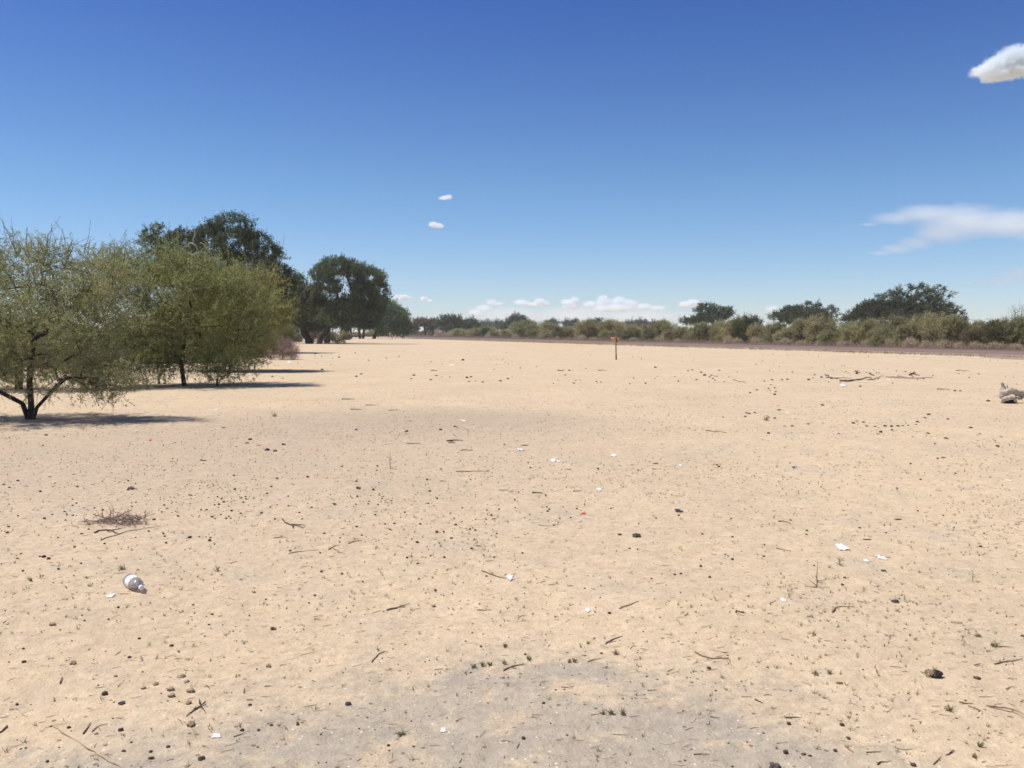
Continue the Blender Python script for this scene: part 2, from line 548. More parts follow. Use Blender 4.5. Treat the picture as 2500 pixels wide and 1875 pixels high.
def shoots(mb, P, O, n, L, w, lf, m_leaf=0, m_twig=1, up=0.9, topfrac=0.35):
    """long whippy shoots standing out of the crown"""
    sc = O[:, 2] + 0.6 * np.abs(O[:, 0]) + RNG.normal(size=len(O)) * .25
    idx = np.argsort(-sc)[:max(3, int(len(P) * topfrac))]
    pick = RNG.choice(idx, n)
    A = P[pick]; D = O[pick] * .8 + RNG.normal(size=(n, 3)) * .45; D[:, 2] += up
    D /= np.linalg.norm(D, axis=1)[:, None]
    ln = L * RNG.uniform(.5, 1.3, (n, 1))
    M = A + D * ln * .55; D2 = D + RNG.normal(size=(n, 3)) * .28
    B = M + D2 * ln * .5
    mb.ribbons(A, M, w, w * .7, m_twig); mb.ribbons(M, B, w * .7, w * .3, m_twig)
    k = 14
    T = RNG.random((n, k, 1))
    C = np.where(T < .5, A[:, None] + (M - A)[:, None] * T * 2, M[:, None] + (B - M)[:, None] * (T - .5) * 2).reshape(-1, 3)
    C = C + RNG.normal(size=C.shape) * lf[0] * .35
    mb.leaves(C, RNG.normal(size=C.shape), lf[0] * RNG.uniform(.5, 1.1, len(C)), lf[1], m_leaf)

def sprays(mb, P, O, n_tw, L_tw, n_lf, lf, w_tw, m_leaf=0, m_twig=1, spread=0.9, up=0.25, spine=None, m_spine=2, droop=0.0, out=0.6):
    """leafy twigs around every attractor"""
    K = len(P)
    A = np.repeat(P, n_tw, axis=0) + RNG.normal(size=(K * n_tw, 3)) * L_tw * 0.22
    D = out * np.repeat(O, n_tw, axis=0) + RNG.normal(size=(K * n_tw, 3)) * spread
    D[:, 2] += up
    D /= np.linalg.norm(D, axis=1)[:, None] + 1e-9
    ln = L_tw * RNG.uniform(0.5, 1.35, size=(K * n_tw, 1))
    B = A + D * ln
    B[:, 2] -= droop * ln[:, 0]
    B[:, 2] = np.maximum(B[:, 2], 0.05)
    A[:, 2] = np.maximum(A[:, 2], 0.03)
    if w_tw: mb.ribbons(A, B, w_tw, w_tw * 0.4, m_twig)
    T = RNG.random((len(A), n_lf, 1)) ** 0.8
    C = (A[:, None] + (B - A)[:, None] * T).reshape(-1, 3) + RNG.normal(size=(len(A) * n_lf, 3)) * lf[0] * 0.45
    C[:, 2] = np.maximum(C[:, 2], 0.04)
    DD = np.repeat(D, n_lf, axis=0) * 0.7 + RNG.normal(size=C.shape) * 0.8
    sz = RNG.uniform(0.6, 1.35, len(C))
    mb.leaves(C, DD, lf[0] * sz, lf[1] * sz, m_leaf)
    if spine:
        n_s, l_s, w_s = spine
        pick = RNG.integers(0, len(A), n_s)
        T = RNG.random((n_s, 1))
        C = A[pick] + (B - A)[pick] * T
        mb.ribbons(C, C + (lambda q: q / np.linalg.norm(q, axis=1)[:, None])(RNG.normal(size=(n_s, 3))) * l_s * RNG.uniform(0.5, 1.2, (n_s, 1)), w_s, w_s * 0.3, m_spine)

def make_tree(name, label, cat, base, trunk, lobes, color, group=None, n_att=160, shell=0.5, low=-0.7, seg=0.6,
              r_tip=0.012, r_base=0.2, n_tw=6, L_tw=0.5, n_lf=8, lf=(0.12, 0.06), w_tw=0.006, leafm=None, barkm=None,
              spine=None, up=0.25, droop=0.0, spread=0.9, extra_trunks=(), bow=0.08, out=0.6, twigm=None, shoot=None):
    """trunk, lobes in world metres; the mesh is stored relative to the base"""
    base = np.array(base, dtype=float)
    root = empty(name, base, label, cat, group)
    att, O = sample_lobes(lobes, n_att, shell, low)
    keep = att[:, 2] > base[2] + 0.12
    att, O = att[keep], O[keep]
    tb = MB()
    trunks = [trunk] + list(extra_trunks)
    if len(trunks) == 1:
        arr, par, cnt = grow([np.array(p) - base for p in trunk], att - base, seg, bow)
        wood(tb, arr, par, cnt, r_tip, r_base)
    else:
        tips = np.array([t[-1] for t in trunks])
        own = np.argmin(np.linalg.norm(att[:, None] - tips[None], axis=2), axis=1)
        for k, t in enumerate(trunks):
            sel = att[own == k]
            if len(sel) < 2: continue
            arr, par, cnt = grow([np.array(p) - base for p in t], sel - base, seg, bow)
            wood(tb, arr, par, cnt, r_tip, r_base * (len(sel) / len(att)) ** 0.4)
    tb.build('trunk', [barkm or M_BARK], root, smooth=True)
    cb = MB()
    sprays(cb, att - base, O, n_tw, L_tw, n_lf, lf, w_tw, up=up, droop=droop, spread=spread, spine=spine, out=out)
    if shoot: shoots(cb, att - base, O, shoot[0], shoot[1], shoot[2], lf, up=shoot[3])
    cr = cb.build('crown', [leafm or M_DENSE, twigm or M_TWIG, M_SPINE], root, color=color)
    return root

def tp(rows):
    """trunk polyline from (px, py, Y)"""
    return [at(*q) for q in rows]

# --- the near thorn trees on the left
b = gp(75, 1024); Y0 = b[1]
make_tree('thorn_tree', 'nearest thorn tree at the left edge, bare forked stem and thin sprawling grey green crown', 'thorn tree', b,
          [b - (0, 0, .15), at(76, 985, Y0), at(72, 930, Y0), at(78, 860, Y0 + .05), at(84, 830, Y0)],
          lobes_px(Y0, [(60, 770, 260, 150), (-150, 760, 230, 170), (215, 800, 120, 110), (150, 665, 150, 70, .2), (20, 640, 110, 80), (-90, 880, 160, 60),
                        (225, 895, 125, 65, -.2), (130, 905, 130, 55, .3), (290, 940, 65, 32, -.3), (240, 930, 80, 35, .2), (265, 700, 60, 60), (340, 930, 25, 25)]),
          (0.385, 0.395, 0.205), n_att=560, shell=0.25, low=-0.95, seg=0.22, r_tip=0.0036, r_base=0.066, n_tw=9, L_tw=0.36, n_lf=24,
          lf=(0.036, 0.0125), w_tw=0.0032, leafm=M_LEAF, barkm=M_BARK, spine=(9000, 0.06, 0.0036), up=0.35, droop=0.1, shoot=(230, 0.6, 0.006, 0.9),
          extra_trunks=[[b - (0, 0, .12), at(55, 985, Y0 + .1), at(10, 962, Y0 - .1), at(-40, 935, Y0 - .2)],
                        [b - (0, 0, .12), at(90, 995, Y0 - .1), at(135, 945, Y0 - .25), at(160, 925, Y0 - .3)]])
# the long whippy shoots on top of it
mbs = []
b2 = gp(45, 950); Y1 = b2[1]
make_tree('thorn_tree', 'thorn tree standing behind the nearest one at the left edge, seen through its crown', 'thorn tree', b2,
          [b2 - (0, 0, .15), at(47, 900, Y1), at(50, 870, Y1)],
          lobes_px(Y1, [(30, 780, 190, 110), (-120, 800, 150, 110), (160, 800, 120, 90), (60, 885, 190, 48), (200, 900, 110, 42), (-60, 895, 120, 40), (200, 690, 90, 60)]),
          (0.34, 0.38, 0.18), n_att=300, shell=0.3, low=-0.9, seg=0.3, r_tip=0.006, r_base=0.09, n_tw=9, L_tw=0.5, n_lf=15,
          lf=(0.065, 0.027), w_tw=0.005, leafm=M_LEAF, spine=(900, 0.07, 0.006), shoot=(120, .7, .008, .8))
b = gp(452, 942); Y2 = b[1]
make_tree('thorn_tree', 'broad olive thorn tree with a thin leaning stem, right of the nearest one', 'thorn tree', b,
          [b - (0, 0, .15), at(446, 915, Y2), at(443, 890, Y2), at(450, 820, Y2), at(456, 770, Y2)],
          lobes_px(Y2, [(420, 720, 190, 105), (545, 765, 120, 100), (330, 760, 130, 130), (450, 860, 150, 55), (380, 650, 110, 50), (300, 680, 70, 60),
                        (620, 748, 68, 60), (500, 685, 90, 50), (350, 870, 110, 50, .4), (570, 870, 80, 40), (600, 815, 70, 55), (365, 898, 80, 26, .4), (535, 900, 75, 24)]),
          (0.35, 0.375, 0.155), n_att=620, shell=0.3, low=-0.9, seg=0.3, r_tip=0.0045, r_base=0.065, n_tw=10, L_tw=0.52, n_lf=24,
          lf=(0.048, 0.019), w_tw=0.004, leafm=M_LEAF, spine=(4200, 0.08, 0.0055), up=0.3, shoot=(200, 0.75, 0.007, 0.6))
b = gp(560, 906); Y3 = b[1]
make_tree('thorn_tree', 'olive thorn tree fanning out to the right toward the dry pink bush', 'thorn tree', b,
          [b - (0, 0, .15), at(566, 870, Y3), at(575, 840, Y3)],
          lobes_px(Y3, [(600, 790, 95, 70), (655, 770, 65, 50), (560, 740, 90, 75), (625, 710, 60, 45), (682, 768, 28, 34), (540, 850, 90, 40), (620, 845, 60, 28), (480, 790, 90, 80)]),
          (0.39, 0.38, 0.145), n_att=380, shell=0.3, low=-0.9, seg=0.35, r_tip=0.005, r_base=0.06, n_tw=11, L_tw=0.62, n_lf=22,
          lf=(0.060, 0.025), w_tw=0.006, leafm=M_LEAF, spine=(1600, 0.10, 0.008), up=0.3, shoot=(200, 1.3, 0.012, 0.45))
# saplings under the crowns
def sapling(px, py, w, h, label, color, n=26, group=None, cat='sapling'):
    b = gp(px, py); Y = b[1]; k = Y / F
    lob = [(at(px, py - h * 0.6, Y), np.array([w * k, w * k * 0.8, h * 0.45 * k]))]
    return make_tree('sapling', label, cat, b, [b - (0, 0, .05), at(px, py - h * 0.3, Y)], lob, color, group, n_att=n, shell=0.3, low=-0.9,
                     seg=0.2, r_tip=0.004, r_base=0.028, n_tw=4, L_tw=0.24, n_lf=7, lf=(0.045, 0.016), w_tw=0.004, leafm=M_LEAF, spine=(60, .05, .004))
sapling(388, 937, 28, 42, 'small sapling left of the thin leaning thorn stem', (0.224, 0.224, 0.112))
sapling(530, 942, 32, 50, 'pale sparse sapling right of the thin leaning thorn stem', (0.336, 0.336, 0.182), 34)
sapling(235, 952, 14, 75, 'slim green sapling between the two nearest thorn trees', (0.238, 0.280, 0.112), 22)
sapling(622, 902, 42, 45, 'low grey green sapling in front of the dry pink bush', (0.378, 0.364, 0.210), 36)

# bare twiggy bushes
def dry_bush(name, label, px, py, w, h, m, n=130, group=None, rt=0.007, cat='dry bush', Yadd=0.0, flat=0.8, n_lf=5):
    b = gp(px, py) if not Yadd else at(px, py, Yadd)
    b = np.array([b[0], b[1], hgt(b[0], b[1])]); k = b[1] / F
    root = empty(name, b, label, cat, group)
    rx, rz = w * k, h * k
    lob = [(np.array([0, 0, rz * 0.42]), np.array([rx, rx * 0.85, rz * 0.58])), (np.array([rx * .3, 0.1, rz * 0.35]), np.array([rx * .7, rx * .7, rz * .5]))]
    att, O = sample_lobes(lob, n, 0.35, -0.6)
    s = att[:, 2] > 0.04; att, O = att[s], O[s]
    arr, par, cnt = grow([np.array([0, 0, -.08]), np.array([0.02, 0, 0.06]), np.array([0, 0, 0.16])], att, rx * .3, 0.05)
    t = MB(); wood(t, arr, par, cnt, rt, rt * 5, 5)
    t.build('stems', [m], root)
    c = MB(); sprays(c, att, O, 6, rz * 0.28, n_lf, (rz * .06, rz * .014), rt * 0.6, 0, 0, up=0.25)
    c.build('twigs', [m], root)
    return root
dry_bush('dry_bush', 'rounded dry pinkish brown bush at the right end of the left thorn trees', 690, 878, 36, 50, M_PINKTWIG, 240)
dry_bush('dry_bush', 'tall pale brown leafless bush framed between the two leaning dark trunks', 765, 834, 27, 44, M_BROWNTWIG, 200, Yadd=132.0, rt=0.02)
dry_bush('dry_bush', 'low tangle of dry brush at the foot of the leaning dark trunks', 825, 837, 22, 13, M_STICK, 90, Yadd=112.0, rt=0.02)

# --- tall dark trees of the left group
def big(name, label, px, py, Y, trunk, lobes, color, n=220, tw=6, lf=None, L=None, n_lf=10, r_base=0.28, cat='tree', **kw):
    b = at(px, py, Y); b[2] = 0.0
    k = Y / 60.0
    return make_tree(name, label, cat, b, [b - np.array([0, 0, .25])] + tp(trunk), lobes_px(Y, lobes), color, n_att=n, shell=kw.pop('shell', 0.45), low=kw.pop('low', -0.75),
                     seg=kw.pop('seg', 0.9), r_tip=0.012 * min(k, 2.5), r_base=r_base, n_tw=tw, L_tw=L or 0.55, n_lf=n_lf, lf=lf or (0.12, 0.055), w_tw=0.008 * min(k, 2), **kw)
dark = (0.105, 0.145, 0.075)
big('shade_tree', 'tallest dark green tree behind the left thorn trees, with dead grey limbs', 545, 862, 65,
    [(545, 820, 65), (535, 760, 65), (525, 700, 65)],
    [(398, 576, 50, 26), (372, 600, 34, 26), (445, 604, 60, 38), (566, 560, 60, 36), (545, 604, 84, 56), (630, 612, 52, 38), (662, 652, 42, 52), (600, 680, 98, 66), (510, 592, 44, 40),
     (460, 660, 90, 50), (690, 690, 34, 42), (640, 740, 80, 50), (520, 760, 100, 50, 1)], dark, 1250, tw=9, n_lf=13, L=0.42, r_base=0.36, shell=0.62, low=-.85)
def dead_limbs(label, rows, Y, m, name='dead_branch', r=0.07):
    pass
big('shade_tree', 'olive green tree on a dark trunk leaning left, right of the tallest tree', 757, 839, 116,
    [(752, 826, 116), (742, 812, 116), (741, 795, 115.5)],
    [(715, 700, 36, 30), (745, 730, 50, 34), (705, 790, 34, 22), (750, 770, 60, 28), (705, 745, 38, 42), (770, 745, 40, 36), (735, 780, 50, 18), (800, 778, 40, 24), (690, 790, 26, 28), (735, 800, 34, 14), (775, 798, 26, 10)],
    (0.133, 0.145, 0.058), 620, tw=9, n_lf=12, L=0.7, lf=(0.2, 0.09), r_base=0.5, bow=0.05)
big('shade_tree', 'large green tree with a sky gap in its crown and a dark right leaning trunk', 779, 841, 113,
    [(783, 822, 113), (797, 806, 113), (806, 790, 113), (830, 760, 113)],
    [(825, 655, 48, 24), (790, 672, 34, 22), (868, 662, 34, 22), (905, 680, 34, 26), (925, 715, 26, 28), (893, 720, 34, 30), (800, 700, 36, 18), (930, 745, 16, 16),
     (850, 755, 46, 30), (900, 768, 36, 26), (815, 772, 40, 24), (880, 700, 30, 18), (870, 790, 40, 16), (905, 785, 26, 18)],
    (0.123, 0.167, 0.080), 900, tw=8, n_lf=12, L=0.62, lf=(0.19, 0.085), r_base=0.36, shell=0.55)
big('shade_tree', 'dark tree behind the leaning trunks, on a thick grey upright trunk', 798, 838.6, 122,
    [(799, 815, 122), (801, 795, 122)],
    [(815, 745, 50, 32), (775, 765, 50, 32), (860, 750, 40, 30), (835, 784, 46, 20), (760, 790, 30, 14)],
    (0.058, 0.075, 0.035), 200, L=0.9, lf=(0.2, 0.09), r_base=0.42, barkm=M_GBARK)
for px, lean, lb, lo in ((831, 4, 'thin shaded tree trunk first behind the brush tangle', [(830, 785, 30, 16)]),
                         (841, 10, 'forked shaded tree behind the large green tree', [(850, 780, 32, 18)]),
                         (857, -2, 'straight shaded tree in the middle of the trunks behind the large green tree', [(860, 775, 30, 20)]),
                         (879, -4, 'shaded tree, left one of a close pair of trunks', [(872, 778, 30, 20)]),
                         (886, 4, 'shaded tree, right one of a close pair of trunks', [(895, 775, 28, 20)])):
    big('shade_tree', lb, px, 826.5, 200, [(px + lean * .4, 812, 200), (px + lean, 798, 200)], lo, (0.06, 0.075, 0.035), 70, L=1.3, lf=(0.34, 0.15), r_base=0.3, barkm=M_GBARK)
big('shade_tree', 'bright green rounded tree at the right end of the left group', 912, 827, 196,
    [(916, 817, 196), (921, 806, 196)],
    [(945, 760, 32, 22), (965, 780, 34, 26), (930, 780, 34, 26), (985, 800, 18, 18), (955, 803, 40, 14), (905, 790, 16, 14)],
    (0.152, 0.217, 0.087), 420, tw=9, n_lf=12, L=1.1, lf=(0.34, 0.14), r_base=0.4, shell=0.55)

# bare dead limbs of the tallest tree (a part of it)
def limbs(mb, rows, Y, base, r0):
    for q in rows:
        P = [at(x, y, Y) - base for x, y in q]
        P = [P[0]] + [p + RNG.normal(size=3) * 0.05 for p in P[1:]]
        # refine
        R = []
        for a, c in zip(P[:-1], P[1:]):
            R += [a, (a + c) / 2 + RNG.normal(size=3) * 0.04]
        R.append(P[-1])
        mb.tube(R, np.linspace(r0, r0 * 0.35, len(R)), 5)
tall = [o for o in bpy.data.objects if o.get('label', '').startswith('tallest dark green')][0]
mb = MB()
limbs(mb, [[(512, 640), (500, 622), (486, 615), (478, 600), (472, 585), (473, 560)], [(486, 615), (470, 622), (452, 612), (440, 602)],
           [(500, 622), (510, 610), (498, 596), (490, 588)], [(500, 622), (530, 634), (545, 628)], [(478, 600), (462, 596), (450, 606)]], 58.5, np.array(tall.location), 0.075)
o = mb.build('dead_limb', [plain('dead_wood', (0.33, 0.30, 0.27), 0.2)], tall)
tag(o, 'bare grey dead limbs in the crown')

# --- background shrubs left, seen between the stems
BV = []
def bush_variant(i, kind):
    rng_n = {0: 70, 1: 70, 2: 60}[kind]
    if kind == 0:      # domed shrub, crown to the ground
        lob = [(np.array([0, 0, 1.6]), np.array([2.0, 1.7, 1.55])), (np.array([.5, -.3, .5]), np.array([1.6, 1.2, .7])), (np.array([-.7, -.2, .5]), np.array([1.4, 1.2, .7])), (np.array([RNG.uniform(-1, 1), .3, 1.1]), np.array([1.5, 1.3, 1.1])), (np.array([RNG.uniform(-1, 1), -.2, 2.3]), np.array([1.1, 1, .8]))]
    elif kind == 1:    # umbrella, stem shows
        lob = [(np.array([0, 0, 2.3]), np.array([2.1, 1.8, .85])), (np.array([.8, 0, 2.7]), np.array([1.2, 1.1, .6])), (np.array([-.7, .2, 1.5]), np.array([1.2, 1.2, .8])), (np.array([.9, -.1, 1.0]), np.array([1.0, 1.0, .9])), (np.array([-.2, -.1, .6]), np.array([1.3, 1.0, .6]))]
    else:              # uneven, several heads
        lob = [(np.array([RNG.uniform(-1.4, 1.4), RNG.uniform(-.5, .5), RNG.uniform(.9, 2.4)]), np.array([1.1, 1.0, .85])) for _ in range(5)] + [(np.array([.1, 0, .7]), np.array([1.9, 1.3, .8]))]
    att, O = sample_lobes(lob, 190, 0.4, -0.8)
    s = att[:, 2] > 0.1; att, O = att[s], O[s]
    arr, par, cnt = grow([np.array([0, 0, -.2]), np.array([.03, 0, .25]), np.array([0, 0.05, .5])], att, 0.6, 0.08)
    t = MB(); wood(t, arr, par, cnt, 0.010, 0.09, 5)
    tm = t.mesh('bush_trunk', [M_BARK])
    c = MB(); sprays(c, att, O, 9, 0.66, 10, (0.15, 0.065), 0.008, up=0.6, spread=0.75)
    shoots(c, att, O, 220, .55, .009, (0.12, 0.045), up=1.0, topfrac=.6)
    cm = c.mesh('bush_crown', [M_BUSH, M_TWIG])
    return tm, cm
for i, k in enumerate((0, 0, 1, 1, 2, 2, 0, 2)):
    BV.append(bush_variant(i, k))
def dry_variant():
    lob = [(np.array([0, 0, .35]), np.array([1.0, .8, .5])), (np.array([RNG.uniform(-.5, .5), 0, .55]), np.array([.6, .5, .4]))]
    att, O = sample_lobes(lob, 60, 0.4, -0.6); s = att[:, 2] > .05; att, O = att[s], O[s]
    c = MB(); sprays(c, att, O, 8, 0.36, 4, (0.07, 0.014), 0.008, 0, 0, up=0.5)
    return c.mesh('dry_shrub_twigs', [M_DRYTWIG])
DV = [dry_variant() for _ in range(3)]

def bush(px, top, hw, base_py, color, v, label, group=None, cat='bush', name='bush', Y=None):
    """shrub whose foot is at photo row base_py (or distance Y), top at row top, half width hw pixels"""
    b = gp(px, base_py) if Y is None else at(px, base_py, Y)
    Yd = b[1]; b[2] = 0.0
    h = at(px, top, Yd)[2]
    sx = hw * Yd / F / 2.15; sz = h / 3.2
    root = empty(name, b, label, cat, group, rz=0.0)
    root.scale = (sx, (sx + sz) / 2, sz)
    flip = random.choice((0, math.pi)) + random.uniform(-.35, .35)
    tm, cm = BV[v % len(BV)]
    for nm, me in (('trunk', tm), ('crown', cm)):
        o = link(nm, me, root, color if nm == 'crown' else None)
        o.rotation_euler = (0, 0, flip)
    return root

def dry_shrub(px, top, hw, base_py, label, group=None, color=None):
    b = gp(px, base_py); b[2] = 0.0
    h = at(px, top, b[1])[2]
    sx = hw * b[1] / F / 1.1
    o = link('dry_shrub', random.choice(DV)); o.location = tuple(b)
    o.scale = (sx, sx, max(0.2, h / 0.95)); o.rotation_euler = (0, 0, random.uniform(0, 6))
    return tag(o, label, 'dry shrub', group)

OL = (0.43, 0.395, 0.21); OB = (0.45, 0.395, 0.23); GR = (0.36, 0.36, 0.195); DG = (0.25, 0.265, 0.145); GY = (0.44, 0.415, 0.26); FG = (0.062, 0.078, 0.055)
def yr(px):   # row of the far edge of the road
    return 835.0 + (px - 1600) * 20.0 / 900.0

# left background shrubs (behind the thorn trees)
for px, top, hw, bp, c, v, lb in (
        (-60, 800, 90, 905, OL, 0, 'shrub behind the left thorn trees, cut by the left edge of the photo'),
        (120, 830, 60, 895, GR, 4, 'low shrub seen under the crown of the nearest thorn tree, right of its stem'),
        (230, 800, 70, 893, OL, 5, 'shrub filling the gap between the nearest and the broad olive thorn tree'),
        (340, 780, 70, 888, GR, 0, 'shrub behind the left half of the broad olive thorn tree'),
        (430, 770, 80, 885, OL, 6, 'shrub straight behind the stem of the broad olive thorn tree'),
        (520, 800, 60, 884, DG, 7, 'dark shrub behind the pale sparse sapling'),
        (640, 800, 40, 872, OL, 4, 'shrub hard left of the dry pink bush'),
        (40, 790, 70, 880, DG, 1, 'dark shrub far behind the stem of the nearest thorn tree'),
        (690, 795, 30, 846, DG, 5, 'dark shrub behind and above the dry pink bush'),
        (715, 800, 24, 836, DG, 0, 'dark shrub left behind the left leaning dark trunk'),
        (800, 806, 22, 832, DG, 6, 'dark shrub behind the right leaning dark trunk'),
        (838, 808, 20, 830, OL, 0, 'low olive shrub behind the brush tangle'),
        (868, 811, 22, 823.5, GY, 1, 'grey shrub far behind the close pair of trunks'),
        (905, 812, 22, 822.5, OL, 6, 'low scrub far behind the stem of the bright green tree')):
    bush(px, top, hw, bp, c, v, lb, 'shrubs behind the left thorn trees')

# --- far row across the middle
far = []
def ft(label, px, Y, lobes, color, trunk=None, name='distant_tree', n=90, r=0.3, bark=None, **kw):
    t = trunk or [(px, 816, Y), (px, 808, Y)]
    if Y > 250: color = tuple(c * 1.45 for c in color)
    return big(name, label, px, 818, Y, t, lobes, color, n, L=kw.pop('L', Y * 0.0045), lf=kw.pop('lf', (Y * 0.0016, Y * 0.00075)), r_base=r, barkm=bark, **kw)
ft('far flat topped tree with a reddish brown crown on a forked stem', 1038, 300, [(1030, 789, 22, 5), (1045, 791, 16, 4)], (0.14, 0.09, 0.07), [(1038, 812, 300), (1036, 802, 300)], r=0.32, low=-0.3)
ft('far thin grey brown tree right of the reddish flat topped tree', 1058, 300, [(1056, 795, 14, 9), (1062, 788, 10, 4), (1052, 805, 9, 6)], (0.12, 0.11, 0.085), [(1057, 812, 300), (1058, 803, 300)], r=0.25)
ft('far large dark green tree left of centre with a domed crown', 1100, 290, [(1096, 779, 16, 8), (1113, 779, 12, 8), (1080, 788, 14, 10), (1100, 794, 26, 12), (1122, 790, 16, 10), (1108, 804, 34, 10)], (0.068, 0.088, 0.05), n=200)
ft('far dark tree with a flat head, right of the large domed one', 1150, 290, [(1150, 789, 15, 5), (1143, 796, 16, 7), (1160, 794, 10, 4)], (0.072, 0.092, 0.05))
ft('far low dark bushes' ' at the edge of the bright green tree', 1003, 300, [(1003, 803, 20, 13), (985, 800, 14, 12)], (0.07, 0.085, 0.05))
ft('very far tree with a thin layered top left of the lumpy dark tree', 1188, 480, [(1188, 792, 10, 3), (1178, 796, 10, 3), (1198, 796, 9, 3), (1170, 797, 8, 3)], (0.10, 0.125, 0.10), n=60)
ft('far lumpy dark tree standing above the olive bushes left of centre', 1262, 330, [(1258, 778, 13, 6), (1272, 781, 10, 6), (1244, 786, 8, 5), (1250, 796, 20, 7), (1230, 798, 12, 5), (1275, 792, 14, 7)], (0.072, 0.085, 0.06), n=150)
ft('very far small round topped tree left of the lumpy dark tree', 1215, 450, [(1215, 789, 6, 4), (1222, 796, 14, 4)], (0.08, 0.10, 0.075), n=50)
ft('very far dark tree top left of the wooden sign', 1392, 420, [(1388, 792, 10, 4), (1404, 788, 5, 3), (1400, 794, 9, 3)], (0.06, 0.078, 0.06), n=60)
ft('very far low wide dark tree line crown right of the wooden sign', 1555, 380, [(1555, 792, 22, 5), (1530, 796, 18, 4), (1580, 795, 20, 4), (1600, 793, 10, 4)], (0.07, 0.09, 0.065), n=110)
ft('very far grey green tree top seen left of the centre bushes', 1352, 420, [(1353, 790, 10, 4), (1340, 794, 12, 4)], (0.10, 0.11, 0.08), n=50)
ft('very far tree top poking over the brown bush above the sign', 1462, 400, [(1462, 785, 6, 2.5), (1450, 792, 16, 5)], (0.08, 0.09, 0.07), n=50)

# dark trees on the right
ft('dark green tree right of centre with a rounded head and sky showing through its limbs', 1740, 200,
   [(1724, 749, 24, 8), (1745, 757, 22, 7), (1772, 757, 17, 6), (1786, 762, 9, 5), (1705, 761, 12, 6), (1762, 768, 26, 9), (1735, 776, 40, 12), (1712, 780, 30, 9), (1670, 783, 14, 5), (1690, 787, 22, 7)],
   (0.093, 0.128, 0.068), [(1740, 805, 200), (1742, 790, 200), (1738, 775, 200)], n=420, r=0.42, shell=0.6, L=0.7, lf=(0.24, 0.11))
ft('dark domed tree in the middle of the three dark trees on the right', 1960, 180,
   [(1955, 760, 46, 12), (1985, 745, 22, 8), (1935, 755, 22, 8), (2025, 757, 20, 9), (1965, 776, 68, 18), (1950, 768, 60, 16), (1885, 770, 14, 6), (1905, 776, 24, 9), (2035, 770, 16, 8)],
   (0.090, 0.120, 0.065), [(1960, 812, 180), (1962, 795, 180)], n=620, r=0.42, shell=0.6, L=0.62, lf=(0.22, 0.10))
ft('largest dark spreading tree on the right with open flat layered limbs at its upper right', 2215, 132,
   [(2180, 735, 60, 20), (2225, 712, 55, 12), (2150, 752, 50, 20), (2200, 765, 100, 25), (2250, 740, 48, 16), (2285, 704, 24, 6), (2235, 698, 20, 6), (2305, 722, 20, 5), (2318, 712, 12, 4),
    (2295, 760, 52, 18), (2335, 776, 30, 16), (2130, 760, 50, 24), (2100, 778, 40, 20), (2235, 752, 90, 30), (2180, 775, 110, 22), (2085, 770, 30, 14), (2060, 785, 22, 12), (2115, 765, 26, 14), (2270, 722, 26, 8)],
   (0.093, 0.117, 0.068), [(2216, 800, 132), (2217, 775, 132), (2220, 750, 132)], n=1250, r=0.45, shell=0.55, L=0.55, lf=(0.17, 0.08), tw=7)

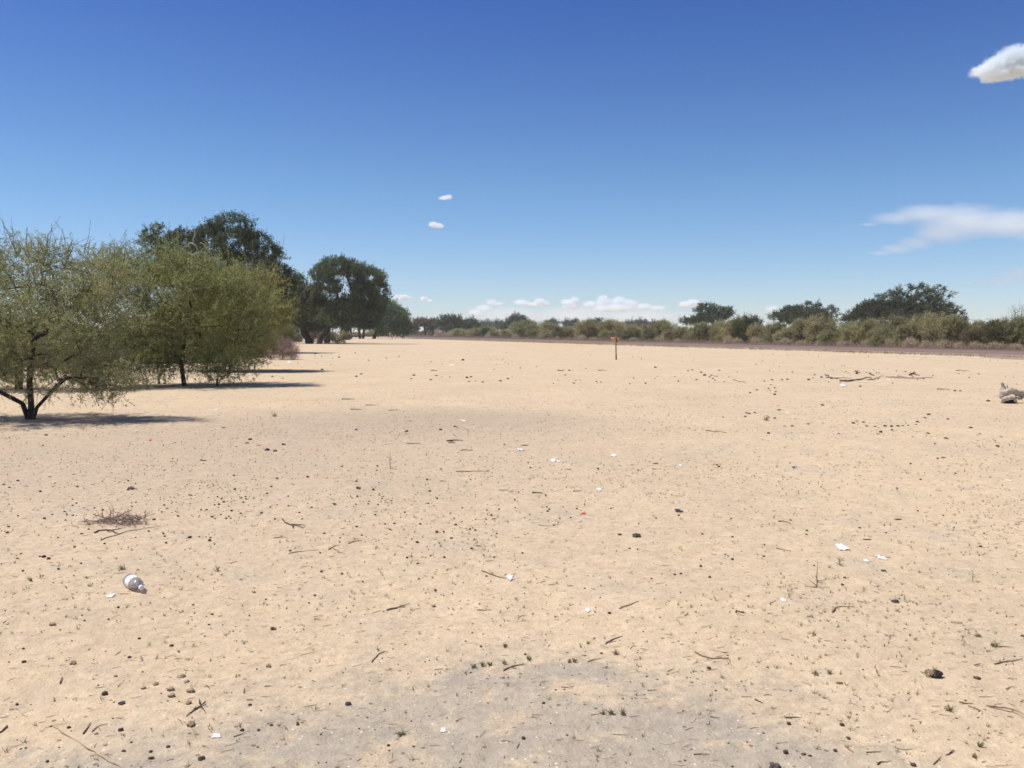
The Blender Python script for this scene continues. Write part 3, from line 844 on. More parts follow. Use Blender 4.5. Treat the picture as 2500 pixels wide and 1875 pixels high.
# --- road side bushes: (px, top, half width, rows above the road edge, colour, variant, label)
RB = [
 (1128, 803, 26, -1.6, GR, 0, 'far green bush below the large domed tree'),
 (1163, 800, 20, -1.5, GR, 6, 'far green bush below the flat headed dark tree'),
 (1187, 799, 13, -1.2, (0.075, 0.13, 0.045), 1, 'far bright green bush right of the flat headed dark tree'),
 (1210, 803, 18, -1.4, GY, 4, 'far olive bush below the small round topped tree'),
 (1238, 806, 15, -1.0, GY, 0, 'far pale round bush below the lumpy dark tree'),
 (1262, 799, 18, -2.0, GY, 5, 'far pale olive bush directly beneath the lumpy dark tree'),
 (1290, 785, 32, -2.0, GR, 2, 'flat topped green thorn bush right of the lumpy dark tree'),
 (1313, 797, 24, -1.4, GR, 4, 'green bush overlapping the flat topped thorn bush on its right'),
 (1335, 806, 20, -0.8, GY, 1, 'low grey green bush midway between the lumpy dark tree and the sign'),
 (1350, 790, 24, -2.2, OL, 5, 'olive bush under the grey green far tree top'),
 (1368, 798, 17, -1.0, DG, 0, 'dark green bush left of the greyish brown ones'),
 (1398, 794, 20, -1.6, OB, 4, 'greyish brown bush third to the left of the sign'),
 (1418, 797, 15, -1.5, GY, 7, 'pale bush second to the left of the tall brown bush'),
 (1436, 786, 26, -1.2, OB, 2, 'tall brown umbrella shaped bush with a dark stem left of the sign'),
 (1462, 790, 20, -2.4, OL, 3, 'olive bush directly behind the tall brown umbrella one'),
 (1500, 786, 24, -2.6, OB, 3, 'brown topped bush standing behind the wooden sign'),
 (1484, 800, 18, -1.2, GR, 4, 'green bush left behind the wooden sign'),
 (1527, 806, 19, -0.9, DG, 6, 'dark rounded bush first to the right of the wooden sign'),
 (1550, 798, 20, -1.8, GY, 5, 'grey olive bush second to the right of the wooden sign'),
 (1585, 803, 19, -0.8, DG, 1, 'dark green bush with a rounded top, right of the sign and the pale bush'),
 (1620, 786, 26, -2.2, OL, 2, 'tall olive thorn bush with a wispy top left of the rounded dark tree'),
 (1640, 797, 20, -1.0, OB, 4, 'brownish bush in front of the wispy topped thorn bush'),
 (1665, 796, 20, -1.6, GR, 7, 'green bush under the low left limb of the rounded dark tree'),
 (1695, 798, 22, -1.1, GY, 0, 'grey olive bush below the left half of the rounded dark tree'),
 (1725, 790, 26, -1.6, OL, 5, 'olive bush below the middle of the rounded dark tree'),
 (1762, 785, 24, -2.0, OL, 6, 'olive bush below the right half of the rounded dark tree'),
 (1800, 777, 30, -2.2, OB, 0, 'tall tan topped bush right of the rounded dark tree'),
 (1822, 773, 34, -1.4, (0.12, 0.13, 0.055), 6, 'big dark centred bush between the rounded and the domed dark tree'),
 (1858, 780, 26, -1.4, OB, 4, 'brownish bush left of the domed dark tree'),
 (1888, 790, 26, -1.0, GR, 5, 'green bush under the left end of the domed dark tree'),
 (1925, 798, 26, -0.6, GY, 7, 'pale olive bush in front of the domed dark tree'),
 (1962, 783, 34, -1.6, OL, 0, 'wide olive bush in the middle below the domed dark tree'),
 (2003, 774, 34, -1.4, OB, 6, 'tall brown green bush between the domed and the largest dark tree'),
 (2030, 797, 26, -0.5, GR, 4, 'green bush low in front of the tall brown green one'),
 (2070, 800, 26, -0.8, OL, 5, 'olive bush below the left wing of the largest dark tree'),
 (2112, 783, 34, -1.4, OL, 0, 'round olive bush left below the largest dark tree'),
 (2150, 800, 28, -0.2, GR, 1, 'green bush at the road edge below the largest dark tree'),
 (2178, 776, 36, -1.6, OL, 6, 'high olive bush below the middle of the largest dark tree'),
 (2215, 790, 34, -0.6, OL, 7, 'bushy olive shrub below the stem of the largest dark tree'),
 (2252, 770, 40, -1.6, OL, 0, 'high yellowish bush below the right half of the largest dark tree'),
 (2300, 774, 42, -1.2, OB, 6, 'wide brownish olive bush below the right end of the largest dark tree'),
 (2338, 776, 36, -0.8, OL, 5, 'olive bush just outside the right end of the largest dark tree'),
 (2375, 790, 24, -0.4, (0.27, 0.21, 0.14), 4, 'thin brown bush in the dip of the skyline on the right'),
 (2415, 797, 30, -1.4, OL, 0, 'olive bush right of the dip in the skyline'),
 (2445, 786, 36, -0.8, (0.17, 0.165, 0.075), 6, 'yellow green bush second from the right edge'),
 (2490, 782, 34, -1.2, GR, 2, 'dark green bush at the right edge of the photo behind the road'),
 (2560, 780, 50, -1.0, OL, 5, 'bush behind the road just outside the right edge'),
 (2640, 780, 50, -1.0, OL, 0, 'bush behind the road farther outside the right edge'),
]
for px, top, hw, up_, c, v, lb in RB:
    k = RNG.uniform(0.9, 1.1)
    bush(px, top + 1, hw * 1.18, yr(px) + up_, tuple(q * k for q in c), v, lb, 'bushes along the far side of the road')
# second rank behind them, partly hidden
x = 1140
i = 0
while x < 2600:
    i += 1
    ypx = yr(x) - 4.5 if x > 1500 else yr(x) - 3.5
    hw = 16 + (x - 1140) * 0.02
    top = 803 - (x - 1140) * 0.012 + RNG.uniform(-4, 4)
    c = (GY, OL, OB, GR)[i % 4]
    bush(x, top, hw, min(ypx, 1e9), c, i, 'bush in the back rank behind the road side bushes, only its top showing', 'back rank of bushes behind the road')
    x += hw * 1.7
# left end: low far scrub at the horizon
for i, (px, top, hw, bp) in enumerate(((905, 808, 14, 821.3), (935, 809, 14, 820.8), (968, 808, 14, 820.8), (992, 810, 12, 820.4), (1015, 807, 14, 820.3), (1030, 808, 13, 820.4), (1045, 810, 12, 820.6), (1062, 809, 12, 820.7), (1078, 811, 12, 820.8), (1100, 812, 11, 820.6))):
    bush(px, top, hw, bp, (GY, OB, GY, OL)[i % 4], i, 'grey scrub bush low on the far horizon left of centre', 'far scrub at the left end of the horizon')

# low dry shrubs at the road side
for px, top, hw, lb in (
        (1067, 806, 10, 'brown leafless shrub right of the thin grey brown tree'), (1085, 812, 8, 'low brown shrub left of the white roadside marker'),
        (1098, 811, 9, 'low brown shrub next to the large domed tree foot'), (1190, 818, 9, 'tiny reddish shrub at the road edge below the bright green bush'),
        (1258, 818, 9, 'small pinkish shrub at the road edge below the lumpy dark tree'), (1360, 823, 7, 'tiny pale shrub at the road edge, left of the brown bushes'),
        (1420, 820, 11, 'pale dry shrub left of the tall brown umbrella bush'), (1450, 825, 9, 'pale dry shrub at the foot of the tall brown umbrella bush'),
        (1545, 826, 10, 'pale dry shrub between the two dark rounded bushes right of the sign'), (1610, 822, 12, 'dry shrub right of the second dark rounded bush'),
        (1655, 829, 12, 'grey dry shrub below the brownish bush'), (1776, 822, 12, 'pinkish dry shrub right of the rounded dark tree'),
        (1800, 827, 12, 'pale dry shrub below the tan topped bush'), (1845, 826, 13, 'dry shrub below the dark centred bush'),
        (1915, 828, 16, 'wide dry brown shrub below the domed dark tree'), (1955, 833, 13, 'grey dry shrub at the road edge below the domed dark tree'),
        (2005, 834, 14, 'dry shrub low in front of the green bush by the road'), (2060, 834, 16, 'dry shrub left below the largest dark tree'),
        (2120, 830, 20, 'pale pink dry shrub left in the row under the largest dark tree'), (2175, 828, 14, 'greyish dry shrub in the row under the largest dark tree'),
        (2220, 827, 22, 'tallest pale dry shrub in the row under the largest dark tree'), (2262, 834, 16, 'low dry shrub right of the tallest pale one'),
        (2302, 833, 22, 'broad pale dry shrub under the right end of the largest dark tree'), (2345, 837, 18, 'dry shrub left of the dip in the skyline'),
        (2385, 837, 18, 'dry shrub straight below the dip in the skyline'), (2430, 838, 24, 'greyish dry shrub below the yellow green bush'), (2478, 842, 20, 'dry shrub nearest the right edge behind the road')):
    dry_shrub(px, top - 2, hw * 1.2, yr(px) + 0.1, lb, 'low dry shrubs along the road')

# bare tree at the right edge
b = at(2492, 849, 82); b[2] = 0
mb = MB(); root = empty('bare_tree', b, 'thin leafless tree sticking up above the bushes at the right edge', 'bare tree')
lob = lobes_px(82, [(2490, 772, 22, 24), (2480, 790, 30, 20)])
att, O = sample_lobes(lob, 60, 0.3, -.5)
arr, par, cnt = grow([np.array([0, 0, -.2]), at(2493, 820, 82) - b, at(2491, 800, 82) - b], att - b, 0.5, 0.03)
wood(mb, arr, par, cnt, 0.012, 0.09, 5)
sprays(mb, att - b, O, 4, 0.6, 1, (0.05, 0.012), 0.008, 0, 0, up=0.6)
mb.build('branches', [M_TWIG], root)

# ------------------------------------------------------------------ sign, marker posts
M_SIGN = plain('orange_board', (0.60, 0.31, 0.155), 0.18, 5, c2=(0.66, 0.36, 0.19))
M_POST = plain('sign_post_wood', (0.20, 0.135, 0.085), 0.35, 8)
M_CREAM = plain('cream_paint', (0.78, 0.74, 0.64), 0.08, 4)
def box(mb, x0, x1, y0, y1, z0, z1, m=0, b=0.0):
    V = [(x0, y0, z0), (x1, y0, z0), (x1, y1, z0), (x0, y1, z0), (x0, y0, z1), (x1, y0, z1), (x1, y1, z1), (x0, y1, z1)]
    mb.add(V, [(0, 3, 2, 1), (4, 5, 6, 7), (0, 1, 5, 4), (1, 2, 6, 5), (2, 3, 7, 6), (3, 0, 4, 7)], m)
b = gp(1503.5, 878.5); b[2] = hgt(b[0], b[1]); k = b[1] / F
root = empty('sign', b, 'small orange brown board on a thin wooden post standing alone in the sand', 'sign')
ztop = 57.5 * k
mb = MB(); mb.tube([(0.02, 0, -.25), (0.01, 0, ztop * .3), (0, 0, ztop * .6), (-.015, 0, ztop - .01)], [.038, .036, .033, .032], 8)
mb.build('post', [M_POST], root, smooth=True)
mb = MB(); box(mb, -.255, .215, .036, .058, ztop - .30, ztop - .035)
o = mb.build('board', [M_SIGN], root); o.rotation_euler = (0, math.radians(-1.5), 0)
bv = o.modifiers.new('bevel', 'BEVEL'); bv.width = .004
mb = MB(); box(mb, -.20, .19, .034, .062, ztop - .034, ztop - .008)
mb.build('top_rail', [plain('rail_wood', (0.055, 0.035, 0.025), 0.3, 8)], root)
mb = MB(); box(mb, .0345, .060, -.012, .034, ztop - .33, ztop - .12); box(mb, .058, .085, -.008, .034, ztop - .335, ztop - .27)
mb.build('dark_strip', [M_BARK], root)  # dark strip along the right side of the post
mb = MB(); mb.tube([(0.021, 0, -.02), (0.0145, 0, 0.30)], [.041, .039], 8)
mb.build('post_foot', [M_BARK], root)

def marker(px, top, bottom, w, label):
    b = gp(px, bottom); b[2] = 0; k = b[1] / F; h = at(px, top, b[1])[2]; r = w * k / 2
    mb = MB(); mb.tube([(0, 0, -.2), (0, 0, h * .9), (0, 0, h - r * .5), (0, 0, h)], [r, r, r * .9, r * .5], 10)
    root = empty('marker_post', b, label, 'marker post', 'cream marker posts')
    mb.build('post', [M_CREAM], root, smooth=True)
    mb = MB(); box(mb, -r * 1.5, r * 1.5, -r * 1.5, r * 1.5, -.1, .09)
    mb.build('footing', [M_CREAM], root)
marker(957, 812.8, 826.8, 2.7, 'taller cream marker post, left one of the pair by the bright green tree')
marker(965, 815.2, 826.6, 2.5, 'shorter cream marker post, right one of the pair by the bright green tree')
marker(1125, 817.5, 822.4, 1.6, 'tiny white marker post at the far road edge below the large domed tree')

# ------------------------------------------------------------------ plastic bottle
def lathe(mb, prof, sides=32, m=0):
    V = []; f = []
    for x, r in prof:
        for k in range(sides):
            a = 2 * math.pi * k / sides
            V.append((x, r * math.cos(a), r * math.sin(a)))
    for i in range(len(prof) - 1):
        for k in range(sides):
            k2 = (k + 1) % sides
            f.append((i * sides + k, i * sides + k2, (i + 1) * sides + k2, (i + 1) * sides + k))
    mb.add(V, f, m)
def pet_mat():
    m, nt, b = mat('clear_plastic')
    b.inputs['Base Color'].default_value = (0.36, 0.34, 0.33, 1); b.inputs['Roughness'].default_value = 0.12
    b.inputs['Specular IOR Level'].default_value = 0.7
    tr = nt.nodes.new('ShaderNodeBsdfTransparent'); tr.inputs[0].default_value = (0.86, 0.86, 0.88, 1)
    lw = nt.nodes.new('ShaderNodeLayerWeight'); lw.inputs[0].default_value = 0.35
    mx = nt.nodes.new('ShaderNodeMixShader')
    nt.links.new(math_n(nt, 'ADD', math_n(nt, 'MULTIPLY', lw.outputs['Facing'], 0.45), 0.36), mx.inputs[0])
    nt.links.new(tr.outputs[0], mx.inputs[1]); nt.links.new(b.outputs[0], mx.inputs[2])
    nt.links.new(mx.outputs[0], nt.nodes['Material Output'].inputs['Surface'])
    return m
bc = gp(333, 1441)
root = empty('plastic_bottle', bc, 'clear plastic bottle with white label and white cap lying on the sand at the left', 'bottle')
R = 0.054
bot = [(0.0, 0.001), (0.0, 0.030), (0.006, 0.042), (0.02, R), (0.05, R * 1.0), (0.06, R * .97), (0.07, R), (0.15, R), (0.158, R * .985), (0.175, R * .97), (0.20, R * .84),
       (0.225, R * .60), (0.240, R * .40), (0.247, 0.0165), (0.255, 0.0155), (0.262, 0.0155), (0.262, 0.012), (0.2, 0.012 + .02)]
mb = MB(); lathe(mb, bot[:-1])
body = mb.build('body', [pet_mat()], root, smooth=True)
mb = MB(); lathe(mb, [(0.060, R + .0012), (0.132, R + .0012)]); M_LAB = plain('bottle_label', (0.80, 0.80, 0.86), 0.03, 8)
lab = mb.build('label', [M_LAB], root, smooth=True)
mb = MB(); lathe(mb, [(0.250, 0.0165), (0.250, 0.0195), (0.272, 0.0190), (0.274, 0.0175), (0.274, 0.0005)])
cap = mb.build('cap', [plain('cap_white', (0.82, 0.82, 0.84), 0.03, 8, 0.4)], root, smooth=True)
mb = MB(); lathe(mb, [(0.205, R * .83 + .0009), (0.212, R * .76 + .0012), (0.214, R * .74 + .0008)])
ring = mb.build('mark_ring', [pet_mat()], root, smooth=True)
az = math.radians(-44)
for o in (body, lab, cap, ring):
    o.rotation_euler = (0, math.radians(3), az)
    o.location = (-math.cos(az) * .12, -math.sin(az) * .12, R * .74 + 0.002); o.scale = (.74, .74, .74)

# ------------------------------------------------------------------ small solids: dung, clods, bark
def lump_mesh(name, m, seed, flat=0.65, long=1.2, rough=0.25, sub=3):
    import bmesh
    bm = bmesh.new(); bmesh.ops.create_icosphere(bm, subdivisions=sub, radius=1.0)
    for v in bm.verts:
        p = v.co.copy()
        d = 1 + rough * noise.noise(p * 1.3 + Vector((seed, 0, 0))) + rough * .5 * noise.noise(p * 3.1 + Vector((0, seed, 0))) + rough * .25 * noise.noise(p * 8 + Vector((0, 0, seed)))
        v.co = Vector((p.x * long, p.y, p.z * flat)) * d
        v.co.z += flat * .55
        if v.co.z < -0.1: v.co.z = -0.1
    me = bpy.data.meshes.new(name); bm.to_mesh(me); bm.free(); me.materials.append(m)
    me.polygons.foreach_set('use_smooth', [True] * len(me.polygons))
    return me
DUNG = [lump_mesh('dung', M_DUNG, s, fl, lo, ro) for s, fl, lo, ro in ((1, .62, 1.15, .5), (5, .75, 1.0, .45), (9, .5, 1.45, .55), (14, .6, 1.25, .7))]
DUNGB = [lump_mesh('dung', M_DUNGB, s, fl, lo, ro) for s, fl, lo, ro in ((21, .6, 1.2, .55), (25, .5, 1.4, .6))]
CLOD = [lump_mesh('clod', M_CLOD, s, fl, lo, ro) for s, fl, lo, ro in ((31, .6, 1.2, .5), (35, .7, 1.0, .6), (39, .5, 1.4, .5))]
BARKC = [lump_mesh('bark_chip', M_DARKSTICK, s, fl, lo, ro) for s, fl, lo, ro in ((41, .35, 2.6, .5), (45, .3, 2.1, .6))]
def lump(name, px, py, w, pool, label, cat, group=None, rz=None):
    """w: apparent width in photo pixels"""
    b = gp(px, py); k = math.hypot(b[1], 1.6) / F
    o = link(name, random.choice(pool))
    s = .92 * w * k / 2 / max(v.co.x for v in o.data.vertices)
    o.location = tuple(b); o.scale = (s, s, s)
    o.rotation_euler = (0, 0, random.uniform(-.45, .45) if rz is None else rz)
    return tag(o, label, cat, group)

for px, py, w, pool, lb in (
        (1553, 1311, 25, [DUNG[0]], 'largest smooth black dropping right of centre, beside a small brown one'),
        (1513, 1307, 12, [DUNGB[0]], 'small brown dropping just left of the smooth black one'),
        (2186, 1471, 21, [DUNG[0]], 'dark grey green dropping on the right below the white paper strip'),
        (2386, 1657, 17, [DUNGB[0]], 'brown ragged dropping right of the big dark one'),
        (1961, 1842, 17, [DUNGB[1]], 'brown crumbly dropping right of the big grey stone at the bottom edge'),
        (1977, 1846, 11, [DUNG[3]], 'small dark dropping touching the brown crumbly one at the bottom edge'),
        (2302, 1118, 15, [DUNGB[1]], 'lone brown dropping far right, apart from the row of droppings'),
        (2193, 1268, 20, [BARKC[0]], 'dark bark like dropping above the pale curved bark at the right'),
        (2157, 1395, 14, [DUNG[3]], 'dark dropping under the white paper strip'),
        (2062, 1411, 9, [DUNG[0]], 'small dark dropping right of the tall seedling'),
        (2059, 1246, 13, [BARKC[1]], 'black chip above the crumpled white paper'),
        (610, 1074, 12, [DUNG[0]], 'black dropping top of the cluster right of the nearest tree shadow'),
        (603, 1082, 13, [DUNG[2]], 'black dropping second in the cluster right of the nearest tree shadow'),
        (632, 1087, 11, [BARKC[0]], 'flat dark chip in the middle of the cluster right of the nearest tree shadow'),
        (652, 1100, 13, [DUNG[1]], 'black dropping left in the lower pair of the cluster'),
        (671, 1102, 12, [DUNG[0]], 'black dropping right in the lower pair of the cluster'),
        (692, 1085, 12, [DUNGB[0]], 'brown dropping at the right end of the cluster'),
        (545, 1045, 12, [DUNGB[1]], 'brown dropping at the tip of the nearest tree shadow'),
        (113, 1063, 10, [DUNGB[0]], 'brown dropping below the stem of the nearest thorn tree'),
        (199, 1304, 9, [DUNG[0]], 'dark dropping left below the brush pile'),
        (849, 1720, 17, [DUNG[0]], 'angular black lump at the upper left of the grey crust'),
        (948, 1821, 9, [DUNG[1]], 'round black dropping on the grey crust left of the bottom centre'),
        (1327, 1718, 10, [DUNG[1]], 'round black dropping on the grey crust right of centre'),
        (491, 1854, 19, [DUNG[0]], 'large black dropping low left, right one of two'),
        (369, 1852, 15, [DUNG[3]], 'large black dropping low left, left one of two'),
        (410, 1824, 11, [DUNG[0]], 'black dropping above and between the two large ones low left'),
        (368, 1836, 9, [DUNG[1]], 'black dropping just above the left large one'),
        (591, 1784, 11, [DUNG[1]], 'black dropping on the grey crust right of the white paper sliver'),
        (662, 1771, 9, [DUNG[0]], 'black round dropping, left of the pair above the left crust'),
        (727, 1770, 9, [DUNG[1]], 'black round dropping, right of the pair above the left crust'),
        (631, 1784, 9, [DUNG[0]], 'black dropping between the white paper sliver and the pair'),
        (302, 1834, 14, [DUNG[2]], 'dark dropping left of the curved pale stalk at the bottom'),
        (463, 1791, 11, [BARKC[1]], 'black flat chip right of the forked twig at the bottom left'),
        (610, 1722, 10, [DUNG[0]], 'black dropping at the upper left tip of the grey crust'),
        (667, 1537, 17, [DUNGB[0]], 'dark brown dropping left of centre in the foreground'),
        (510, 1526, 8, [DUNG[0]], 'small black dropping left of the dark brown one in the foreground'),
        (18, 1525, 12, [BARKC[1]], 'dark flat lump at the left edge'),
        (1060, 1482, 10, [DUNGB[0]], 'brown square lump right of the reddish stick'),
        (1190, 1657, 9, [BARKC[0]], 'black upright chip near the middle of the foreground'),
        (2188 - 70, 1318, 22, [BARKC[0]], 'curved dark bark above the crumpled white paper'),
        (1207, 1268, 18, [BARKC[1]], 'dark pointed leaf shaped chip left of the red scrap'),
        (1168, 1333, 15, [BARKC[0]], 'brown stub of bark below the pointed dark chip'),
        (1080, 1175, 16, [BARKC[0]], 'dark brown bark stub left of the long straight twig'),
        (875, 1193, 15, [DUNGB[0]], 'brown dropping on the speckled patch, left of centre'),
        (1282, 1088, 20, [BARKC[0]], 'dark curved bark above the white paper bits'),
        (1387, 1146, 17, [BARKC[1]], 'dark bark right of the white paper bits'),
        (1600, 1132, 18, [BARKC[0]], 'dark stub of wood right of the middle field'),
        (869, 1050, 9, [DUNG[0]], 'black dropping on the dark speckled patch, leftmost'),
        (993, 1054, 9, [DUNG[1]], 'black dropping on the dark speckled patch, middle'),
        (1075, 1050, 10, [DUNG[0]], 'black dropping on the dark speckled patch, rightmost'),
        (1002, 1028, 12, [BARKC[1]], 'dark green chip above the speckled patch'),
        (1111, 1042, 9, [DUNGB[0]], 'brown dropping right of the speckled patch')):
    nm = 'bark_chip' if pool[0] in BARKC else 'dung_piece'
    lump(nm, px, py, w, pool, lb, 'bark chip' if nm == 'bark_chip' else 'dropping')
# clods of earth and stones
for px, py, w, lb in (
        (443, 1652, 24, 'largest brown earth clod, top of the group at the lower left'), (456, 1664, 16, 'brown clod leaning on the largest one'),
        (380, 1672, 15, 'smooth tan clod left of the clod group'), (350, 1681, 16, 'smooth tan clod farthest left in the clod group'),
        (416, 1684, 24, 'wide tan clod in the middle of the group'), (465, 1688, 26, 'greenish brown clod at the right of the group'),
        (418, 1700, 22, 'flat tan clod below the wide one'), (460, 1718, 16, 'pale flat clod above the forked twig'),
        (282, 1651, 13, 'dark tan clod above left of the clod group'), (128, 1526, 21, 'tan clod at the left edge of the foreground'),
        (178, 1621, 18, 'round pinkish brown clod left of the clod group'), (655, 1628, 16, 'brown angular clod right of the clod group'),
        (466, 1771, 22, 'tan clod with a dark side below the forked twig'), (235, 1792, 13, 'purplish clod above the curved pale stalk')):
    lump('earth_clod', px, py, w * .88, CLOD, lb, 'clod', 'earth clods in the left foreground')
M_STONE = plain('grey_stone', (0.17, 0.135, 0.115), 0.5, 25, bump=0.01)
o = lump('stone', 1894, 1880, 36, [lump_mesh('stone', M_STONE, 61, .8, 1.05, .6, 4)], 'largest grey stone cut by the bottom edge of the photo', 'stone')
# big striped dropping on the right
M_STRIPE, _nt, _b = mat('striped_husk')
_tc = _nt.nodes.new('ShaderNodeTexCoord'); _wv = _nt.nodes.new('ShaderNodeTexWave'); _wv.bands_direction = 'Y'
_wv.inputs['Scale'].default_value = 1.6; _wv.inputs['Distortion'].default_value = 3.0; _wv.inputs['Detail'].default_value = 3
_nt.links.new(_tc.outputs['Object'], _wv.inputs['Vector'])
_sx = _nt.nodes.new('ShaderNodeSeparateXYZ'); _nt.links.new(_tc.outputs['Object'], _sx.inputs[0])
_f = math_n(_nt, 'MULTIPLY', _wv.outputs['Fac'], math_n(_nt, 'MINIMUM', math_n(_nt, 'MAXIMUM', math_n(_nt, 'SUBTRACT', 0.7, _sx.outputs[0]), 0.0), 1.0))
_nt.links.new(ramp(_nt, _f, [(0.25, (0.035, 0.030, 0.028)), (0.7, (0.40, 0.29, 0.16))]), _b.inputs['Base Color'])
big_d = lump_mesh('husk', M_STRIPE, 71, .85, 1.4, .35, 4)
o = lump('husk', 2279, 1652, 45, [big_d], 'big dark striped husk on the sand at the lower right', 'husk', rz=-0.5)
mb = MB(); mb.tube([(-1.2, .1, .5), (-1.7, .2, .35), (-1.9, .25, .15)], [.12, .08, .05], 5); mb.build('stalk', [M_STICK], o)
o = lump('seed_pod', 2050, 1668, 18, [lump_mesh('pod', plain('pod_brown', (0.20, 0.095, 0.065), 0.3, 9), 81, .22, 1.35, .12)], 'flat oval reddish brown seed pod left of the big striped husk', 'seed pod', rz=0)

# droppings in loose rows on the right (countable, alike)
row_groups = {
  'droppings in a loose row on the right': [(2083, 1034), (2091, 1028), (2108, 1032), (2116, 1041), (2136, 1042), (2161, 1041), (2176, 1042), (2177, 1051), (2192, 1041), (2204, 1040), (2217, 1039), (2236, 1037), (2240, 1031), (2150, 1056), (2143, 1060)],
  'droppings near the fallen branches': [(2006, 922), (2018, 923), (2030, 925), (2043, 925), (2023, 933), (2051, 935), (2100, 944), (2179, 936), (2240, 927), (2210, 908), (2255, 925), (2331, 955), (2228, 920), (1985, 923), (1974, 928)],
  'droppings in the scattered patch left of the fallen branches': [(1885, 928), (1909, 928), (1922, 927), (1882, 940), (1892, 948), (1876, 949), (1880, 953), (1894, 957), (1831, 960), (1848, 953), (1891, 964), (1740, 925), (1720, 917), (1732, 921), (1750, 919)],
  'droppings around the green sapling on the right': [(1902, 1002), (1891, 1022), (1823, 1009), (1829, 1011), (1843, 1008), (1819, 1018), (1973, 1036), (1915, 1041), (1934, 1041), (2008, 990), (1876, 1059), (2047, 1059), (1765, 1019)],
  'dark droppings lying right of the row': [(2228, 1067), (2266, 1059), (2310, 1071), (2444, 1067), (2314, 1024), (2258, 1021), (2267, 1013), (2370, 1045), (2392, 1060), (2435, 1090), (2283, 1084), (2345, 955), (2412, 980)],
  'droppings left of the middle field': [(1756, 905), (1680, 906), (1690, 904), (1712, 910), (1600, 898), (1430, 900), (1390, 905), (1270, 899), (1310, 895), (1205, 903), (1240, 925), (1145, 932), (1065, 918), (1130, 880)],
  'droppings in the far left part of the open sand': [(1066, 918), (1078, 921), (1098, 921), (1052, 928), (1140, 923), (1161, 931), (1178, 934), (1222, 931), (1004, 925), (1010, 917), (1150, 921), (1250, 921), (770, 864), (785, 870), (867, 862), (974, 870), (943, 875), (900, 880), (828, 873), (786, 903), (882, 914), (870, 920), (690, 924), (665, 920)],
}
for g, L_ in row_groups.items():
    where = g.split('droppings ')[1]
    for px, py in L_:
        lump('dropping', px, py, RNG.uniform(7, 11) if py > 960 else RNG.uniform(6, 9), DUNG if RNG.random() < .7 else DUNGB, 'small dark dropping ' + where, 'dropping', g)

# ------------------------------------------------------------------ sticks and twigs lying on the sand
def stick(label, paths, r_px, m=None, name='twig', cat='twig', lift=0.0, group=None, knots=True):
    """paths: polylines in photo pixels on the sand; r_px: half thickness in pixels at the thick end"""
    b = gp(*paths[0][0][:2]); k = math.hypot(b[1], 1.6) / F
    mb = MB(); r = r_px * k * (.72 if name == 'fallen_branch' else .9)
    for n_, path in enumerate(paths):
        P = [gp(*q[:2]) + np.array([0, 0, (q[2] * k * .55 if len(q) > 2 else 0) + r * .8]) for q in path]
        R = [P[0]]
        for a, c in zip(P[:-1], P[1:]):
            for t in (0.33, 0.67):
                j = RNG.normal(size=3) * np.linalg.norm(c - a) * 0.025; j[2] = abs(j[2]) * 1.0
                R.append(a + (c - a) * t + j)
            R.append(c)
        rr = np.linspace(r, r * .4, len(R)) * (1.0 if n_ == 0 else .7)
        if knots: rr = rr * RNG.uniform(.82, 1.25, len(rr))
        mb.tube(np.array(R) - b, rr, 5)
    o = mb.build(name, [m or M_STICK], smooth=True); o.location = tuple(b)
    return tag(o, label, cat, group)
S = M_STICK; D = M_DARKSTICK
stick('long pale stalk curving down to the bottom edge at the left', [[(130, 1775), (165, 1797), (205, 1822), (240, 1845), (265, 1860), (290, 1870), (312, 1885)]], 1.6, plain('stalk_brown', (0.42, 0.30, 0.17), .2, 20), 'stalk', 'stalk')
stick('forked dark twig below the brown clods', [[(502, 1718, 6), (488, 1727, 2), (470, 1738), (455, 1750)], [(488, 1727, 3), (498, 1734), (503, 1744)], [(488, 1722, 4), (485, 1706)]], 2.2, D)
stick('dark twig cut by the left edge at the bottom', [[(18, 1776, 3), (6, 1786), (-12, 1796)]], 2.6, D)
stick('dark twig pointing up right near the bottom left', [[(203, 1793), (213, 1780), (221, 1766, 3)]], 2.0, D)
stick('twig tuft with a pale stem right of the leftmost dark twig', [[(225, 1788), (240, 1774), (262, 1768)], [(240, 1774), (246, 1785)]], 1.6, S)
stick('short upright dark stick in the left foreground', [[(147, 1670), (152, 1655, 3)]], 1.8, D)
stick('reddish brown stick slanting up right, left of the middle foreground', [[(944, 1491), (965, 1486), (985, 1480), (1001, 1476, 3)], [(975, 1482), (990, 1484)]], 2.2, S)
stick('bent dry stick left of the middle foreground', [[(908, 1618), (915, 1608), (926, 1597), (938, 1592), (948, 1593)]], 1.9, S)
stick('long rough dry stick above the grey crust in the middle', [[(1229, 1638), (1245, 1630), (1262, 1626), (1280, 1622)], [(1245, 1631), (1262, 1634)]], 2.2, S)
stick('dry stick slanting up right, right of the middle foreground', [[(1478, 1573), (1494, 1563), (1508, 1558), (1521, 1554)], [(1485, 1570), (1505, 1566)]], 2.0, S)
stick('stick slanting up right below the white bit of paper', [[(1512, 1487), (1530, 1480), (1560, 1469)]], 1.6, S)
stick('thin reddish twig lying flat in the middle foreground', [[(1165, 1490), (1185, 1491), (1201, 1490)]], 1.5, S)
stick('forked twig behind the triangular white paper', [[(1176, 1394), (1195, 1402), (1215, 1409), (1236, 1413)], [(1195, 1402), (1205, 1400)], [(1248, 1412), (1258, 1400)]], 1.8, S)
stick('thin twig left of the centre with two prongs', [[(802, 1343), (812, 1337), (828, 1332)], [(812, 1338), (830, 1350), (842, 1353)]], 1.5, S)
stick('small slanting pair of twigs left of the middle', [[(850, 1328), (866, 1322), (884, 1321)]], 1.6, S)
